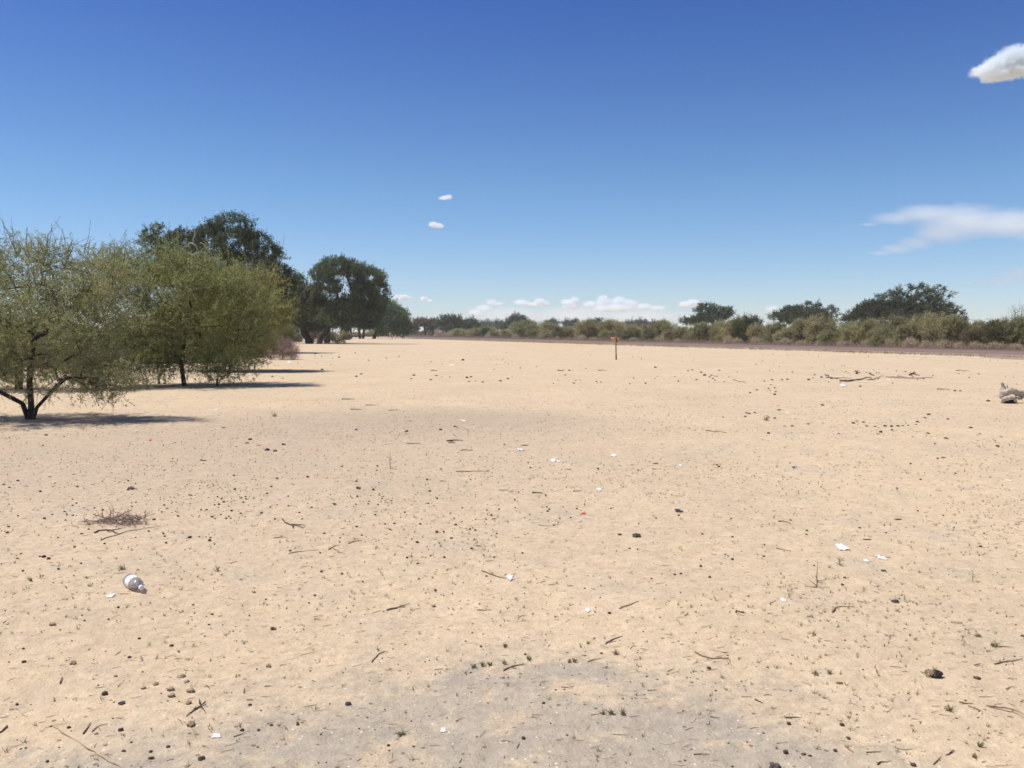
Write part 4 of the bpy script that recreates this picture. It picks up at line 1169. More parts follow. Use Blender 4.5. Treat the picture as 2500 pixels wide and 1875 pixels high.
stick('bent forked stick with a knobby end on the right', [[(2032, 1496), (2040, 1484), (2055, 1482), (2086, 1484, 2)], [(2040, 1484), (2050, 1489)]], 2.2, S)
stick('u shaped dark twig right of centre in the foreground', [[(1797, 1497), (1797, 1493, 2), (1810, 1496), (1816, 1498)], [(1810, 1494), (1822, 1499)]], 1.9, D)
stick('long sagging twig with a hooked end in the right foreground', [[(1697, 1593), (1715, 1603), (1738, 1609), (1760, 1608), (1779, 1608), (1782, 1615), (1785, 1626)]], 1.9, S)
stick('knotted reddish stick at the right edge', [[(2428, 1622), (2450, 1617), (2472, 1615), (2496, 1609)], [(2440, 1619), (2442, 1612)], [(2470, 1616), (2474, 1624)]], 2.2, S)
stick('upper one of two long twigs entering from the right edge near the bottom', [[(2408, 1724), (2440, 1728), (2470, 1732), (2505, 1748)]], 1.7, S)
stick('lower one of two long twigs entering from the right edge near the bottom', [[(2414, 1727), (2450, 1735), (2480, 1742), (2505, 1756)]], 1.5, S)
stick('small dark branching twig near the bottom right', [[(2342, 1715), (2355, 1718), (2376, 1719)], [(2355, 1718), (2348, 1714)]], 1.8, D)
stick('dark short stick below the round dark dropping pair at the right', [[(1917, 1754), (1932, 1753), (1948, 1752)]], 1.9, D)
stick('dark diagonal splinter left of the grassy spot on the right', [[(1843, 1709), (1852, 1714), (1863, 1719)]], 1.7, D)
stick('thin twig running down to a dark end near the bottom right', [[(2063, 1822), (2075, 1832), (2085, 1838)]], 1.7, S)
stick('dark curled twig at the bottom right', [[(2142, 1868), (2150, 1862), (2163, 1861)]], 2.2, D)
stick('dark leaning twig above the curled one at the bottom right', [[(2318, 1841), (2330, 1834, 3)], [(2318, 1841), (2308, 1845)]], 2.1, D)
stick('brown twig in the lower right corner', [[(2278, 1868), (2290, 1856), (2298, 1850, 3)], [(2290, 1856), (2297, 1858)]], 1.8, S)
stick('long straight twig with a dark knob lying left of the middle', [[(1113, 1152), (1140, 1152), (1165, 1151), (1193, 1152)], [(1189, 1151, 2), (1195, 1149)]], 1.4, S)
stick('dark thick stick above the square of straw right of centre', [[(1300, 1203), (1312, 1204), (1325, 1205)]], 2.0, D)
stick('dark spread of twigs on the speckled patch, left of centre', [[(1090, 1078), (1105, 1076), (1130, 1077)], [(1095, 1081), (1112, 1083)], [(1102, 1079), (1112, 1075, 2)]], 2.0, D)
stick('thin dark twig left of the red scrap', [[(1315, 1283), (1345, 1287)]], 1.1, S)
stick('curved pale twig above a dark chip on the right', [[(1900, 1274), (1915, 1274), (1926, 1277), (1931, 1280)]], 1.9, S)
stick('pair of thin straight twigs on the right of the middle field', [[(1722, 1052), (1745, 1055), (1775, 1058)], [(1745, 1055), (1752, 1051)]], 1.3, S)
stick('thin forked twig lying behind the green sapling', [[(1790, 927), (1805, 932), (1822, 936)], [(1805, 932), (1818, 933)]], 1.1, S)
stick('thin straight twig below the navy cloth scrap', [[(1895, 1339), (1912, 1343), (1932, 1347)]], 1.4, S)
stick('dark twig bunch left of the middle, right of the brush pile', [[(689, 1268), (697, 1277), (715, 1283), (740, 1290)], [(697, 1277), (715, 1290)], [(712, 1281), (745, 1284)], [(715, 1283), (717, 1292)]], 1.8, D)
stick('thin fallen twig below the twig bunch', [[(668, 1314), (690, 1312), (704, 1313)]], 1.1, S)
stick('long faint twig in the left middle field', [[(705, 1352), (735, 1347), (778, 1343)]], 1.2, S)
stick('small dark twig knot above the brush pile', [[(312, 1197), (318, 1193, 2), (335, 1196)], [(318, 1193), (322, 1189, 2)], [(322, 1196), (326, 1190, 3)]], 2.4, D)
stick('dark stub of twig above the speckled patch at the left', [[(490, 1125), (504, 1126)]], 2.2, D)
stick('thick dark stick in front of the brush pile', [[(231, 1302), (240, 1297), (258, 1295), (272, 1296), (286, 1294), (300, 1290)], [(272, 1296), (282, 1303), (292, 1304)]], 2.2, D)
stick('long thin forked stick below the brush pile', [[(246, 1320), (258, 1314), (275, 1310), (292, 1305), (310, 1298), (345, 1293), (370, 1289), (392, 1285)], [(246, 1320), (248, 1317, 3)]], 1.5, S)
stick('short sticks crossing the sand left of centre in the foreground', [[(1735 - 300, 1617), (1450, 1612), (1468, 1609)]], 1.3, S)
# fallen branches on the right
stick('thickest dark fallen branch on the right, gently curved', [[(2051, 931), (2070, 932), (2085, 930), (2100, 928), (2115, 923), (2128, 925)]], 3.4, D, 'fallen_branch', 'branch')
stick('thin dark fallen branch left of the thickest one', [[(2014, 918, 4), (2022, 922), (2035, 924), (2050, 924), (2078, 925)]], 1.9, D, 'fallen_branch', 'branch')
stick('curved fallen branch right of the thickest one', [[(2118, 928), (2132, 928), (2143, 924), (2155, 919, 3)]], 2.2, S, 'fallen_branch', 'branch')
stick('long straight fallen branch with twigs, right in the group', [[(2163, 921), (2190, 923), (2220, 924), (2250, 924), (2277, 923)], [(2190, 919), (2215, 922)]], 2.0, S, 'fallen_branch', 'branch')
stick('short dark branch piece above the thickest one', [[(2122, 913, 3), (2128, 916), (2135, 918)]], 2.2, D, 'fallen_branch', 'branch')
stick('dark clump of broken twigs above the left fallen branch', [[(2090, 913), (2094, 908, 4)], [(2090, 913), (2100, 911)], [(2094, 912), (2088, 907, 4)]], 2.6, D, 'fallen_branch', 'branch')
stick('dark twig cluster on top of the right fallen branch', [[(2220, 917), (2230, 915, 3), (2245, 918)], [(2225, 917), (2235, 914, 4)]], 3.2, D, 'fallen_branch', 'branch')
stick('thin dark stick farther right than the fallen branches', [[(2335, 905), (2350, 906), (2368, 907)]], 1.6, S, 'fallen_branch', 'branch')
stick('club shaped grey stick between the fallen branches and the bleached log', [[(2288, 951), (2296, 951), (2318, 952)]], 2.2, S, 'fallen_branch', 'branch')
for i, (px, py, w) in enumerate(((1010, 1083, 30), (1140, 1100, 24), (1230, 1197, 20), (1410, 1200, 18), (1600, 1145, 14), (850, 975, 26), (905, 990, 20), (870, 1000, 24), (960, 1002, 18), (1060, 905, 14), (1470, 905, 16), (1370, 905, 14))):
    stick('small dry twig lying flat in the middle distance', [[(px - w * .6, py), (px, py + RNG.uniform(-1, 1)), (px + w * .6, py + RNG.uniform(-1, 1))]], 1.3, (S, D)[i % 2], 'twig', 'twig', group='small twigs in the middle distance')

# brush pile
bc = gp(295, 1277); k = bc[1] / F
mb = MB()
def wig(p, d, L, n=5, z0=0.0, curl=.35):
    P = [np.array(p, float)]; d = np.array(d, float); d /= np.linalg.norm(d)
    for _ in range(n):
        d = d + RNG.normal(size=3) * curl * np.array([1, 1, .7]); d /= np.linalg.norm(d)
        q = P[-1] + d * L / n; q[2] = max(q[2], .006 + z0); P.append(q)
    return np.array(P)
for i in range(135):
    x = RNG.normal() * .13 - .01; y = RNG.normal() * .095; z = RNG.uniform(.005, .07) * max(.25, 1 - abs(x) * 4)
    d = (RNG.normal() * 1.2, RNG.normal() * .6, RNG.normal() * .22)
    P = wig((x, y, z), d, RNG.uniform(.06, .22)); mb.tube(P, np.linspace(.0028, .0011, len(P)) * RNG.uniform(.7, 1.3), 4)
for (x0, z0, x1, z1, r) in ((-.23, .085, -.10, .045, .0055), (-.05, .05, .10, .125, .006), (-.145, .05, -.15, .15, .0045), (.06, .09, .17, .03, .005), (.14, .03, .30, .09, .004),
                            (.21, .04, .22, .125, .003), (.17, .03, .13, .10, .003), (-.12, .02, -.24, .01, .004), (.02, .02, .20, .015, .0045), (.20, .05, .26, .12, .003), (-.15, .12, -.24, .118, .002)):
    P = np.array([(x0 + (x1 - x0) * t, RNG.normal() * .008 - .01, z0 + (z1 - z0) * t + RNG.normal() * .003) for t in np.linspace(0, 1, 6)])
    mb.tube(P, np.linspace(r, r * .55, 6), 5)
o = mb.build('brush_pile', [plain('brush_wood', (0.27, 0.195, 0.155), 0.45, 30)]); o.location = tuple(bc)
o.scale = (0.98, 0.98, 0.9)
tag(o, 'tangled pile of thin dry thorn twigs on the sand at the left', 'brush pile')

# bleached log at the right edge
bl = gp(2470, 984); k = bl[1] / F
M_BLEACH = plain('bleached_wood', (0.46, 0.39, 0.31), 0.3, 9, bump=0.04)
M_HOLLOW_SHADE = plain('hollow_shade', (0.022, 0.022, 0.028), 0.4, 12, bump=0.01)  # near-black colour standing in for the shade of the hollow
root = empty('bleached_log', bl, 'bleached broken root on the sand at the right edge, dark hollow underneath', 'log')
def rough_tube(P, rad, sides=14, amp=.42):
    mb = MB(); P = np.array(P, float)
    # resample
    t = np.linspace(0, len(P) - 1, (len(P) - 1) * 9 + 1)
    Q = np.stack([np.interp(t, np.arange(len(P)), P[:, i]) for i in range(3)], axis=1)
    for _ in range(2): Q[1:-1] = (Q[:-2] + 2 * Q[1:-1] + Q[2:]) / 4
    r = np.interp(t, np.arange(len(P)), rad)
    mb.tube(Q, r, sides)
    V = mb.V[0]
    for i in range(len(V)):
        c = Q[i // sides]
        dv = V[i] - c
        V[i] = c + dv * (1 + amp * noise.noise(Vector(V[i] * 9)) + amp * .8 * noise.noise(Vector(V[i] * 24)))
    return mb
u = k * .88  # metres per pixel here
def q(px, z_px, y=0.0):   # local point: photo column, height in pixels above the foot
    return ((px - 2470) * u, y, z_px * u)
mb = rough_tube([q(2440, 14, .05), q(2450, 28, 0), q(2464, 35, 0), q(2480, 31, .02), q(2500, 23, .05), q(2530, 20, .1), q(2570, 12, .15)], [9 * u, 12 * u, 9.5 * u, 8 * u, 9 * u, 8 * u, 6 * u])
mb.build('trunk', [M_BLEACH], root, smooth=True)
mb = rough_tube([q(2448, 32, .03), q(2446, 44, .02), q(2441, 58, 0)], [9 * u, 6.5 * u, 2.4 * u])
mb2 = rough_tube([q(2452, 33, 0), q(2456, 42, -.01), q(2454, 51, -.01)], [4 * u, 2.5 * u, 1.2 * u])
o1 = mb.build('branch_stub', [M_BLEACH], root, smooth=True)
o1 = mb2.build('branch_stub', [M_BLEACH], root, smooth=True)
mb = rough_tube([q(2434, -1, -.08), q(2440, 10, -.10), q(2455, 17, -.12), q(2466, 15, -.12), q(2474, 6, -.12), q(2476, 0, -.1)], [4 * u, 7 * u, 6.5 * u, 5.5 * u, 3.5 * u, 2 * u])
mb.build('root_arch', [M_BLEACH], root, smooth=True)
mb = rough_tube([q(2466, 18, .0), q(2482, 14, -.02), q(2494, 12, 0), q(2508, 18, .05)], [2.5 * u, 3.2 * u, 3.4 * u, 3 * u])
mb.build('side_root', [M_BLEACH], root, smooth=True)
mb = rough_tube([q(2438, 1, -.08), q(2450, 5, -.09), q(2462, 6, -.09), q(2473, 1, -.08)], [3 * u, 7.5 * u, 7.5 * u, 3 * u])  # black lump under the root, paints the hollow's shade
mb.build('shade_fill', [M_HOLLOW_SHADE], root, smooth=True)

# ------------------------------------------------------------------ litter
def scrap(name, label, px, py, w, h, m, cat, shape=None, crump=.25, lift=.3, group=None):
    """crumpled sheet: w,h in photo pixels as seen; shape: outline in unit coords"""
    b = gp(px, py); k = math.hypot(b[1], 1.6) / F
    fs = max(0.12, 1.6 / math.hypot(b[1], 1.6))
    w *= .88; W = w * k; Hh = h * k / (fs + lift * .5)
    n = 9
    V = []; f = []
    sd = RNG.uniform(0, 50)
    for i in range(n):
        for j in range(n):
            x = i / (n - 1) - .5; y = j / (n - 1) - .5
            ang = math.atan2(y, x); cheb = max(abs(x), abs(y)) / (math.hypot(x, y) + 1e-6)
            edge = (.35 + .65 * cheb) * (1.1 + .75 * noise.noise((math.cos(ang) * 1.3 + sd, math.sin(ang) * 1.3, 0)))
            z = crump * W * (noise.noise((x * 3 + sd, y * 3, 1)) + .5 * noise.noise((x * 8, y * 8 + sd, 2)))
            X, Y_ = x * edge, y * edge
            if shape == 'tri': X *= (.25 + .85 * (j / (n - 1))); 
            V.append((X * W, Y_ * Hh, abs(z) + lift * (Y_ + .5) * W * .5 + .002))
    for i in range(n - 1):
        for j in range(n - 1):
            f.append((i * n + j, (i + 1) * n + j, (i + 1) * n + j + 1, i * n + j + 1))
    mb = MB(); mb.add(V, f); o = mb.build(name, [m]); o.location = tuple(b)
    sm = o.modifiers.new('thick', 'SOLIDIFY'); sm.thickness = 0.0012
    return tag(o, label, cat, group)
scrap('paper_scrap', 'crumpled white paper, largest scrap on the right', 2056, 1341, 26, 16, M_PAPER, 'paper scrap', crump=.3, lift=.6)
scrap('paper_scrap', 'bent white paper strip right of the crumpled white paper', 2150, 1362, 22, 8, M_PAPER, 'paper scrap', crump=.12, lift=.1)
scrap('paper_scrap', 'tiny white paper bit left of the bent strip', 2114, 1369, 10, 7, M_PAPER, 'paper scrap')
scrap('paper_scrap', 'triangular white paper standing against the forked twig, centre foreground', 1245, 1417, 17, 15, M_PAPER, 'paper scrap', shape='tri', crump=.1, lift=1.4)
scrap('paper_scrap', 'larger white paper bit of two, right of centre', 1351, 1126, 12, 9, M_PAPER, 'paper scrap', lift=1.0)
scrap('paper_scrap', 'smaller white paper bit of two, right of centre', 1364, 1127, 8, 5, M_PAPER, 'paper scrap', lift=.6)
scrap('paper_scrap', 'white paper bit far right of the pair, left of the dark stub of wood', 1498, 1114, 12, 7, M_PAPER, 'paper scrap', lift=.8)
scrap('paper_scrap', 'white paper flake left of the dark bark, below the curved bark', 1270, 1099, 13, 6, M_PAPER, 'paper scrap')
scrap('paper_scrap', 'white flake in the middle of the field right of the pointed chip', 1463, 1196, 12, 6, M_PAPER, 'paper scrap')
scrap('paper_scrap', 'thin white strip on the speckled patch', 1130, 1027, 13, 4, M_PAPER, 'paper scrap', crump=.08, lift=.1)
scrap('paper_scrap', 'white sliver of paper on the left part of the grey crust', 527, 1798, 24, 7, M_PAPER, 'paper scrap', crump=.08, lift=.15)
scrap('paper_scrap', 'white chip on the grey crust left of the bottom centre', 1083, 1784, 13, 9, M_PAPER, 'paper scrap')
scrap('paper_scrap', 'white chip left of the plastic bottle', 270, 1456, 14, 9, M_PAPER, 'paper scrap', crump=.15)
scrap('paper_scrap', 'white bit with a grey side right of the middle foreground', 1435, 1491, 12, 9, M_PAPER, 'paper scrap')
scrap('paper_scrap', 'white crumpled bit left of the bent forked stick', 1912, 1466, 13, 8, M_PAPER, 'paper scrap')
scrap('paper_scrap', 'white lump of paper under the thickest fallen branch', 2058, 943, 12, 7, M_PAPER, 'paper scrap', lift=.8)
scrap('paper_scrap', 'white bit of paper right of the thickest fallen branch', 2170, 928, 7, 5, M_PAPER, 'paper scrap')
scrap('paper_scrap', 'small white bit right of the green sapling', 1921, 1008, 6, 5, M_PAPER, 'paper scrap')
scrap('paper_scrap', 'whitish bag remnant in front of the dry pink bush', 706, 886, 7, 7, M_PAPER, 'paper scrap', lift=1.2)
scrap('paper_scrap', 'white flat bit in the far middle of the open sand', 1104, 893, 12, 3, M_PAPER, 'paper scrap')
scrap('paper_scrap', 'white bit at the tip of the nearest tree shadow', 528, 1001, 8, 5, M_PAPER, 'paper scrap')
scrap('paper_scrap', 'white bit beyond the far right of the middle field', 1661, 1137, 9, 5, M_PAPER, 'paper scrap')
scrap('paper_scrap', 'tiny white bit below the nearest tree shadow', 332, 1053, 6, 4, M_PAPER, 'paper scrap')
scrap('paper_scrap', 'white flake right in the far sand, left of the right edge', 2463, 1174, 10, 5, M_PAPER, 'paper scrap')
scrap('plastic_scrap', 'small bright red plastic scrap right of centre', 1424, 1256, 11, 6, M_RED, 'plastic scrap', crump=.1, lift=.6)
scrap('plastic_scrap', 'tiny orange plastic scrap below the nearest thorn tree shadow', 366, 1076, 6, 6, M_ORANGE, 'plastic scrap', lift=.8)
scrap('plastic_scrap', 'tiny blue plastic scrap in the middle field on the right', 1938, 1142, 8, 4, M_BLUE, 'plastic scrap', lift=.5)
scrap('cloth_scrap', 'small navy blue cloth scrap right of the red scrap', 1657, 1250, 17, 6, M_NAVY, 'cloth scrap', crump=.3, lift=.5)
scrap('cloth_scrap', 'tiny blue grey rag left of the clod group', 297, 1718, 12, 7, M_NAVY, 'cloth scrap', crump=.3, lift=.4)

# ------------------------------------------------------------------ small plants
def tuft(name, label, px, py, h, m, n=14, group=None, spread=.5, cat='weed', wide=0.0022):
    b = gp(px, py); k = math.hypot(b[1], 1.6) / F; H = h * k * .85
    A = RNG.normal(size=(n, 3)) * np.array([1, 1, 0]) * H * .12
    Dv = RNG.normal(size=(n, 3)) * spread; Dv[:, 2] = RNG.uniform(.5, 1.1, n)
    Bp = A + Dv * H * RNG.uniform(.5, 1.0, (n, 1))
    mb = MB(); mb.ribbons(A, Bp, wide, wide * .3)
    c = A + (Bp - A) * RNG.random((n, 1)); mb.leaves(np.repeat(c, 3, 0) + RNG.normal(size=(n * 3, 3)) * H * .1, RNG.normal(size=(n * 3, 3)), H * .28, H * .1)
    V = mb.build(name, [m]); V.location = tuple(b)
    return tag(V, label, cat, group)
for px, py, h, lb in ((1157, 1630, 14, 'leftmost green weed in the row above the grey crust'), (1178, 1626, 16, 'second green weed in the row above the grey crust'),
                      (1196, 1625, 15, 'third green weed in the row above the grey crust'), (1231, 1621, 13, 'fourth green weed in the row above the grey crust, standing apart'),
                      (1291, 1611, 16, 'green weed right of the row above the grey crust'), (1390, 1618, 14, 'left green weed of the pair right of the dry stick'), (1402, 1616, 13, 'right green weed of the pair right of the dry stick'),
                      (980, 1795, 19, 'grey green weed on the grey crust at the bottom'), (1472, 1743, 15, 'left green weed on the pale sand spot in the grey crust'),
                      (1492, 1743, 16, 'middle green weed on the pale sand spot in the grey crust'), (1520, 1744, 18, 'right dark weed on the pale sand spot in the grey crust'),
                      (1504, 1598, 16, 'dark weed above the right part of the grey crust'), (1234, 1580, 13, 'green weed in the middle foreground above the row'),
                      (1435, 1572, 10, 'small green weed left of the slanting dry stick'), (2427, 1579, 22, 'dark green weed near the right edge'), (2386, 1555, 14, 'small green weed left of the one near the right edge'),
                      (2318, 1736, 22, 'pale green grass tuft near the bottom right'), (300, 1391, 17, 'grass tuft just above the plastic bottle'), (75, 1418, 14, 'grass tuft at the left edge above the bottle row'),
                      (531, 1394, 17, 'grass tuft right of the plastic bottle'), (620, 1448, 10, 'flat green weed right of the plastic bottle'), (212, 1412, 9, 'flat green sprig left of the plastic bottle'),
                      (671, 1017, 15, 'grass tuft beyond the tip of the nearest tree shadow'), (1870, 1027, 20, 'small green sapling standing in the middle field on the right'),
                      (1380, 917, 8, 'tiny dry bush in front and left of the sign'), (2380, 1850, 16, 'dry tuft in the lower right corner'), (2025, 1646, 15, 'dry tuft above the flat seed pod'),
                      (1990, 1648, 15, 'brown dry tuft left of the flat seed pod'), (2390, 1822, 18, 'thin grass tuft above the lower right corner')):
    tuft('weed', lb, px, py, h, M_GREEN if 'dry' not in lb else M_SPROUT, n=18 if h > 12 else 12)
# tall dry seedling
def seedling(label, px, py, h, side, m=M_SPROUT, r=1.3):
    b = gp(px, py); k = math.hypot(b[1], 1.6) / F
    mb = MB(); mb.tube([(0, 0, -.01), (-.2 * h * k * .1, 0, h * k * .5), (0, 0, h * k)], [r * k, r * k * .8, r * k * .4], 5)
    for a, z, L_ in side:
        mb.tube([(0, 0, z * h * k), (a * h * k * .5, -.01, (z + L_ * .5) * h * k), (a * h * k, -.02, (z + L_) * h * k)], [r * k * .7, r * k * .6, r * k * .3], 4)
    n = 40
    C = np.stack([RNG.normal(size=n) * h * k * .18, RNG.normal(size=n) * .02, RNG.uniform(.02, .8, n) * h * k], axis=1)
    mb.leaves(C, RNG.normal(size=(n, 3)), 3.5 * k, 1.4 * k)
    o = mb.build('seedling', [m]); o.location = tuple(b)
    return tag(o, label, 'seedling')
seedling('tall dry seedling with one upright stem and low side sprigs, right foreground', 1995, 1434, 62, [(-.45, .05, .35), (-.5, .02, .05), (.45, .25, .12), (.4, -.02, .03), (-.15, .3, .2)])
seedling('thin upright dry stem on the speckled patch', 953, 1144, 42, [(.1, .5, .1)], r=1.0)
seedling('leafy dry seedling right of the crumpled white paper', 2050, 1380, 22, [(-.5, .5, .5), (.4, .4, .5), (.3, .1, .2)])
seedling('thin sapling stem leaning in the right field', 2375, 1420, 36, [(-.35, .6, .4), (.2, .3, .2)], r=.8)

# ------------------------------------------------------------------ countless small litter (stuff) and the largest pellets one by one
def in_view(n, y0, y1, xf=0.66, pw=1.6):
    """ground points thinning out with distance"""
    t = RNG.random(n)
    Y = y0 * (y1 / y0) ** (t ** (1 / pw) if pw != 1 else t)
    X = (RNG.random(n) * 2 - 1) * (Y * xf + .5)
    return X, Y
def dens_patch(X, Y):
    d = np.exp(-(((X + 4.6) / 5.2) ** 2 + ((Y - 11.0) / 4.0) ** 2)) + .9 * np.exp(-(((X + 1.2) / 2.8) ** 2 + ((Y - 15.5) / 2.4) ** 2)) + .5 * np.exp(-(((X + 2.2) / 1.8) ** 2 + ((Y - 8.0) / 1.6) ** 2))
    return d
def zs(X, Y): return np.array([hgt(a, c) for a, c in zip(X, Y)])
X, Y = in_view(60000, 2.9, 34, pw=1.3)
w = .016 + .02 * (Y > 6) + dens_patch(X, Y) * np.clip((Y - 3.5) / 3.5, .1, 1)
cl = np.array([noise.noise((a * .8, c * .8, 9)) for a, c in zip(X, Y)])
keep = RNG.random(len(X)) < w * np.clip(.65 + 1.3 * cl, .12, 1.5) * .38
X, Y = X[keep], Y[keep]
Rr = RNG.uniform(.0045, .0105, len(X)) * np.where(RNG.random(len(X)) < .07, 1.5, 1.0)
order = np.argsort(-(Rr / Y))
ind, rest = order[:290], order[290:]
small = [lump_mesh('pellet', M_DUNG, s, .7, 1.2, .45, 1) for s in (101, 107, 113)]
for i in ind:
    o = link('pellet', small[i % 3]); s = float(Rr[i])
    o.location = (X[i], Y[i], hgt(X[i], Y[i])); o.scale = (s, s, s); o.rotation_euler = (0, 0, RNG.uniform(0, 6))
    tag(o, 'tiny dark goat pellet on the sand in the foreground', 'pellet', 'tiny dark pellets strewn over the sand')
OCT = np.array([(1, 0, 0), (-1, 0, 0), (0, 1, 0), (0, -1, 0), (0, 0, 1), (0, 0, -.3)], float)
OF = np.array([(0, 2, 4), (2, 1, 4), (1, 3, 4), (3, 0, 4), (2, 0, 5), (1, 2, 5), (3, 1, 5), (0, 3, 5)])
def octs(X, Y, R_, sq=.7):
    n = len(X); Z = zs(X, Y)
    a = RNG.uniform(0, 6.28, n); c, s = np.cos(a), np.sin(a)
    B = OCT[None] * R_[:, None, None] * RNG.uniform(.7, 1.35, (n, 6, 1))
    V = np.stack([B[..., 0] * c[:, None] - B[..., 1] * s[:, None], B[..., 0] * s[:, None] + B[..., 1] * c[:, None], B[..., 2] * sq], axis=2)
    V += np.stack([X, Y, Z + R_ * .25], axis=1)[:, None]
    return V.reshape(-1, 3), (OF[None] + 6 * np.arange(n)[:, None, None]).reshape(-1, 3)
def stuff_oct(name, X, Y, R_, m, label, cat, sq=.7):
    V, f = octs(X, Y, R_, sq)
    me = mesh_np(name, V, [(f, 0)], [m])
    tag(link(name, me), label, cat, kind='stuff')
stuff_oct('pellet_litter', X[rest], Y[rest], Rr[rest], M_DUNG, 'countless tiny dark pellets speckling the sand, densest left of the middle', 'pellets')
X, Y = in_view(5200, 2.9, 45, pw=1.5); stuff_oct('grit', X, Y, RNG.uniform(.002, .006, len(X)) * (1 + Y / 25), plain('brown_grit', (0.20, 0.145, 0.10), .4, 2), 'fine brown grit scattered over the sand', 'grit')
X, Y = in_view(1500, 2.9, 30, pw=1.3); stuff_oct('chalk_grit', X, Y, RNG.uniform(.0018, .005, len(X)) * (1 + Y / 30), M_PAPER, 'fine white chips scattered over the sand', 'white chips', sq=.4)
# far droppings that no one could count
X, Y = in_view(1600, 26, 110, xf=.6, pw=1.0)
cl = np.array([noise.noise((a * .12, c * .05, 4)) for a, c in zip(X, Y)])
kp = (cl > .02) & (RNG.random(len(X)) < .6)
stuff_oct('far_litter', X[kp], Y[kp], RNG.uniform(.02, .055, kp.sum()), M_DUNGB, 'small dark litter dotted over the far sand', 'litter', sq=.6)

# straw and splinters lying flat
def lying(n, y0, y1, Lr, wr, m, name, label, cat, pw=1.3, curve=True):
    X, Y = in_view(n, y0, y1, pw=pw)
    Z = zs(X, Y) + .002
    a = RNG.normal(size=n) * .7
    L_ = RNG.uniform(*Lr, n) ; w_ = RNG.uniform(*wr, n)
    d = np.stack([np.cos(a), np.sin(a), RNG.uniform(-.02, .12, n)], axis=1) * L_[:, None] / 2
    C = np.stack([X, Y, Z + np.abs(d[:, 2])], axis=1)
    mb = MB(); mid = C + RNG.normal(size=(n, 3)) * L_[:, None] * .06 * np.array([1, 1, .2])
    mb.ribbons(C - d, mid, w_, w_); mb.ribbons(mid, C + d, w_, w_ * .4)
    o = mb.build(name, [m]); tag(o, label, cat, kind='stuff')
lying(2200, 2.9, 22, (.02, .07), (.0006, .0014), M_STRAW, 'straw_litter', 'pale bits of straw scattered flat on the sand', 'straw')
lying(2200, 2.9, 26, (.015, .055), (.0007, .0016), plain('red_straw', (0.36, 0.22, 0.125), .3, 3), 'stem_litter', 'thin reddish brown dry stems scattered on the sand', 'dry stems')
lying(900, 2.9, 30, (.02, .07), (.001, .0024), M_STICK, 'splinter_litter', 'dark splinters of wood scattered on the sand', 'splinters')

# dry grass sprouts
def sprouts(n, y0, y1, Hr, m, name, label, mask, pw=1.2, blades=5, wd=.0013):
    X, Y = in_view(n, y0, y1, pw=pw)
    cl = np.array([noise.noise((a * .55, c * .55, 17)) + .6 * noise.noise((a * 2.2, c * 2.2, 3)) for a, c in zip(X, Y)])
    kp = RNG.random(n) < mask(X, Y) * np.clip(.45 + 1.6 * cl, .03, 1.2)
    X, Y = X[kp], Y[kp]; n = len(X); Z = zs(X, Y)
    H = RNG.uniform(*Hr, n)
    A = np.repeat(np.stack([X, Y, Z], 1), blades, 0); HH = np.repeat(H, blades)[:, None]
    A = A + RNG.normal(size=A.shape) * HH * .16 * np.array([1, 1, 0])
    Dv = RNG.normal(size=A.shape) * .42; Dv[:, 2] = RNG.uniform(.25, 1.0, len(A))
    B = A + Dv * HH
    w_ = wd * (1 + A[:, 1] / 14)
    mb = MB(); mb.ribbons(A, B, w_, w_ * .25)
    tag(mb.build(name, [m]), label, 'grass', kind='stuff')
def m_right(X, Y):
    v = .35 + .65 / (1 + np.exp(-(X + .06 * Y + .2) * 1.2))
    v = v * np.where(Y < 4.6, .25 + .25 * (np.abs(X) > 1.3), 1.0)
    return v * (1 - .8 * np.clip(dens_patch(X, Y), 0, 1))
sprouts(12000, 3.0, 24, (.009, .026), M_SPROUT, 'dry_grass', 'short dry grass sprouts dotting the sand, thickest on the right', m_right)
sprouts(1700, 3.6, 30, (.010, .028), M_GREEN, 'green_sprouts', 'short greenish sprouts dotting the sand', m_right, blades=4)
# grass fringe along the near road edge
ts = RNG.uniform(-25, 160, 2600)
off = -1.0 - np.abs(RNG.normal(size=2600)) * 1.1
G_ = ROADP[None] + RDIR[None] * ts[:, None] + RNRM[None] * off[:, None]
A = np.stack([G_[:, 0], G_[:, 1], np.zeros(2600)], 1); A = np.repeat(A, 4, 0) + RNG.normal(size=(10400, 3)) * np.array([.12, .12, 0])
B = A + RNG.normal(size=A.shape) * .05 + np.array([0, 0, 1]) * RNG.uniform(.04, .14, (10400, 1))
mb = MB(); mb.ribbons(A, B, .012, .004); tag(mb.build('verge_grass', [plain('verge_green', (0.27, 0.24, 0.12), .35, 1)]), 'thin dry grass fringe along the near edge of the road', 'grass', kind='stuff')
# dry grass beyond the road under the bushes
n = 7000
ts = RNG.uniform(-30, 330, n); off = RW + .9 + np.abs(RNG.normal(size=n)) * 4.0
G_ = ROADP[None] + RDIR[None] * ts[:, None] + RNRM[None] * off[:, None]
A = np.repeat(np.stack([G_[:, 0], G_[:, 1], np.zeros(n)], 1), 4, 0) + RNG.normal(size=(4 * n, 3)) * np.array([.25, .25, 0])
B = A + RNG.normal(size=A.shape) * .16 + np.array([0, 0, 1]) * RNG.uniform(.15, .6, (4 * n, 1))
mb = MB(); mb.ribbons(A, B, .018, .005); tag(mb.build('undergrowth', [plain('undergrowth_dry', (0.30, 0.24, 0.17), .4, .6)]), 'dry pinkish undergrowth below the bushes beyond the road', 'undergrowth', kind='stuff')

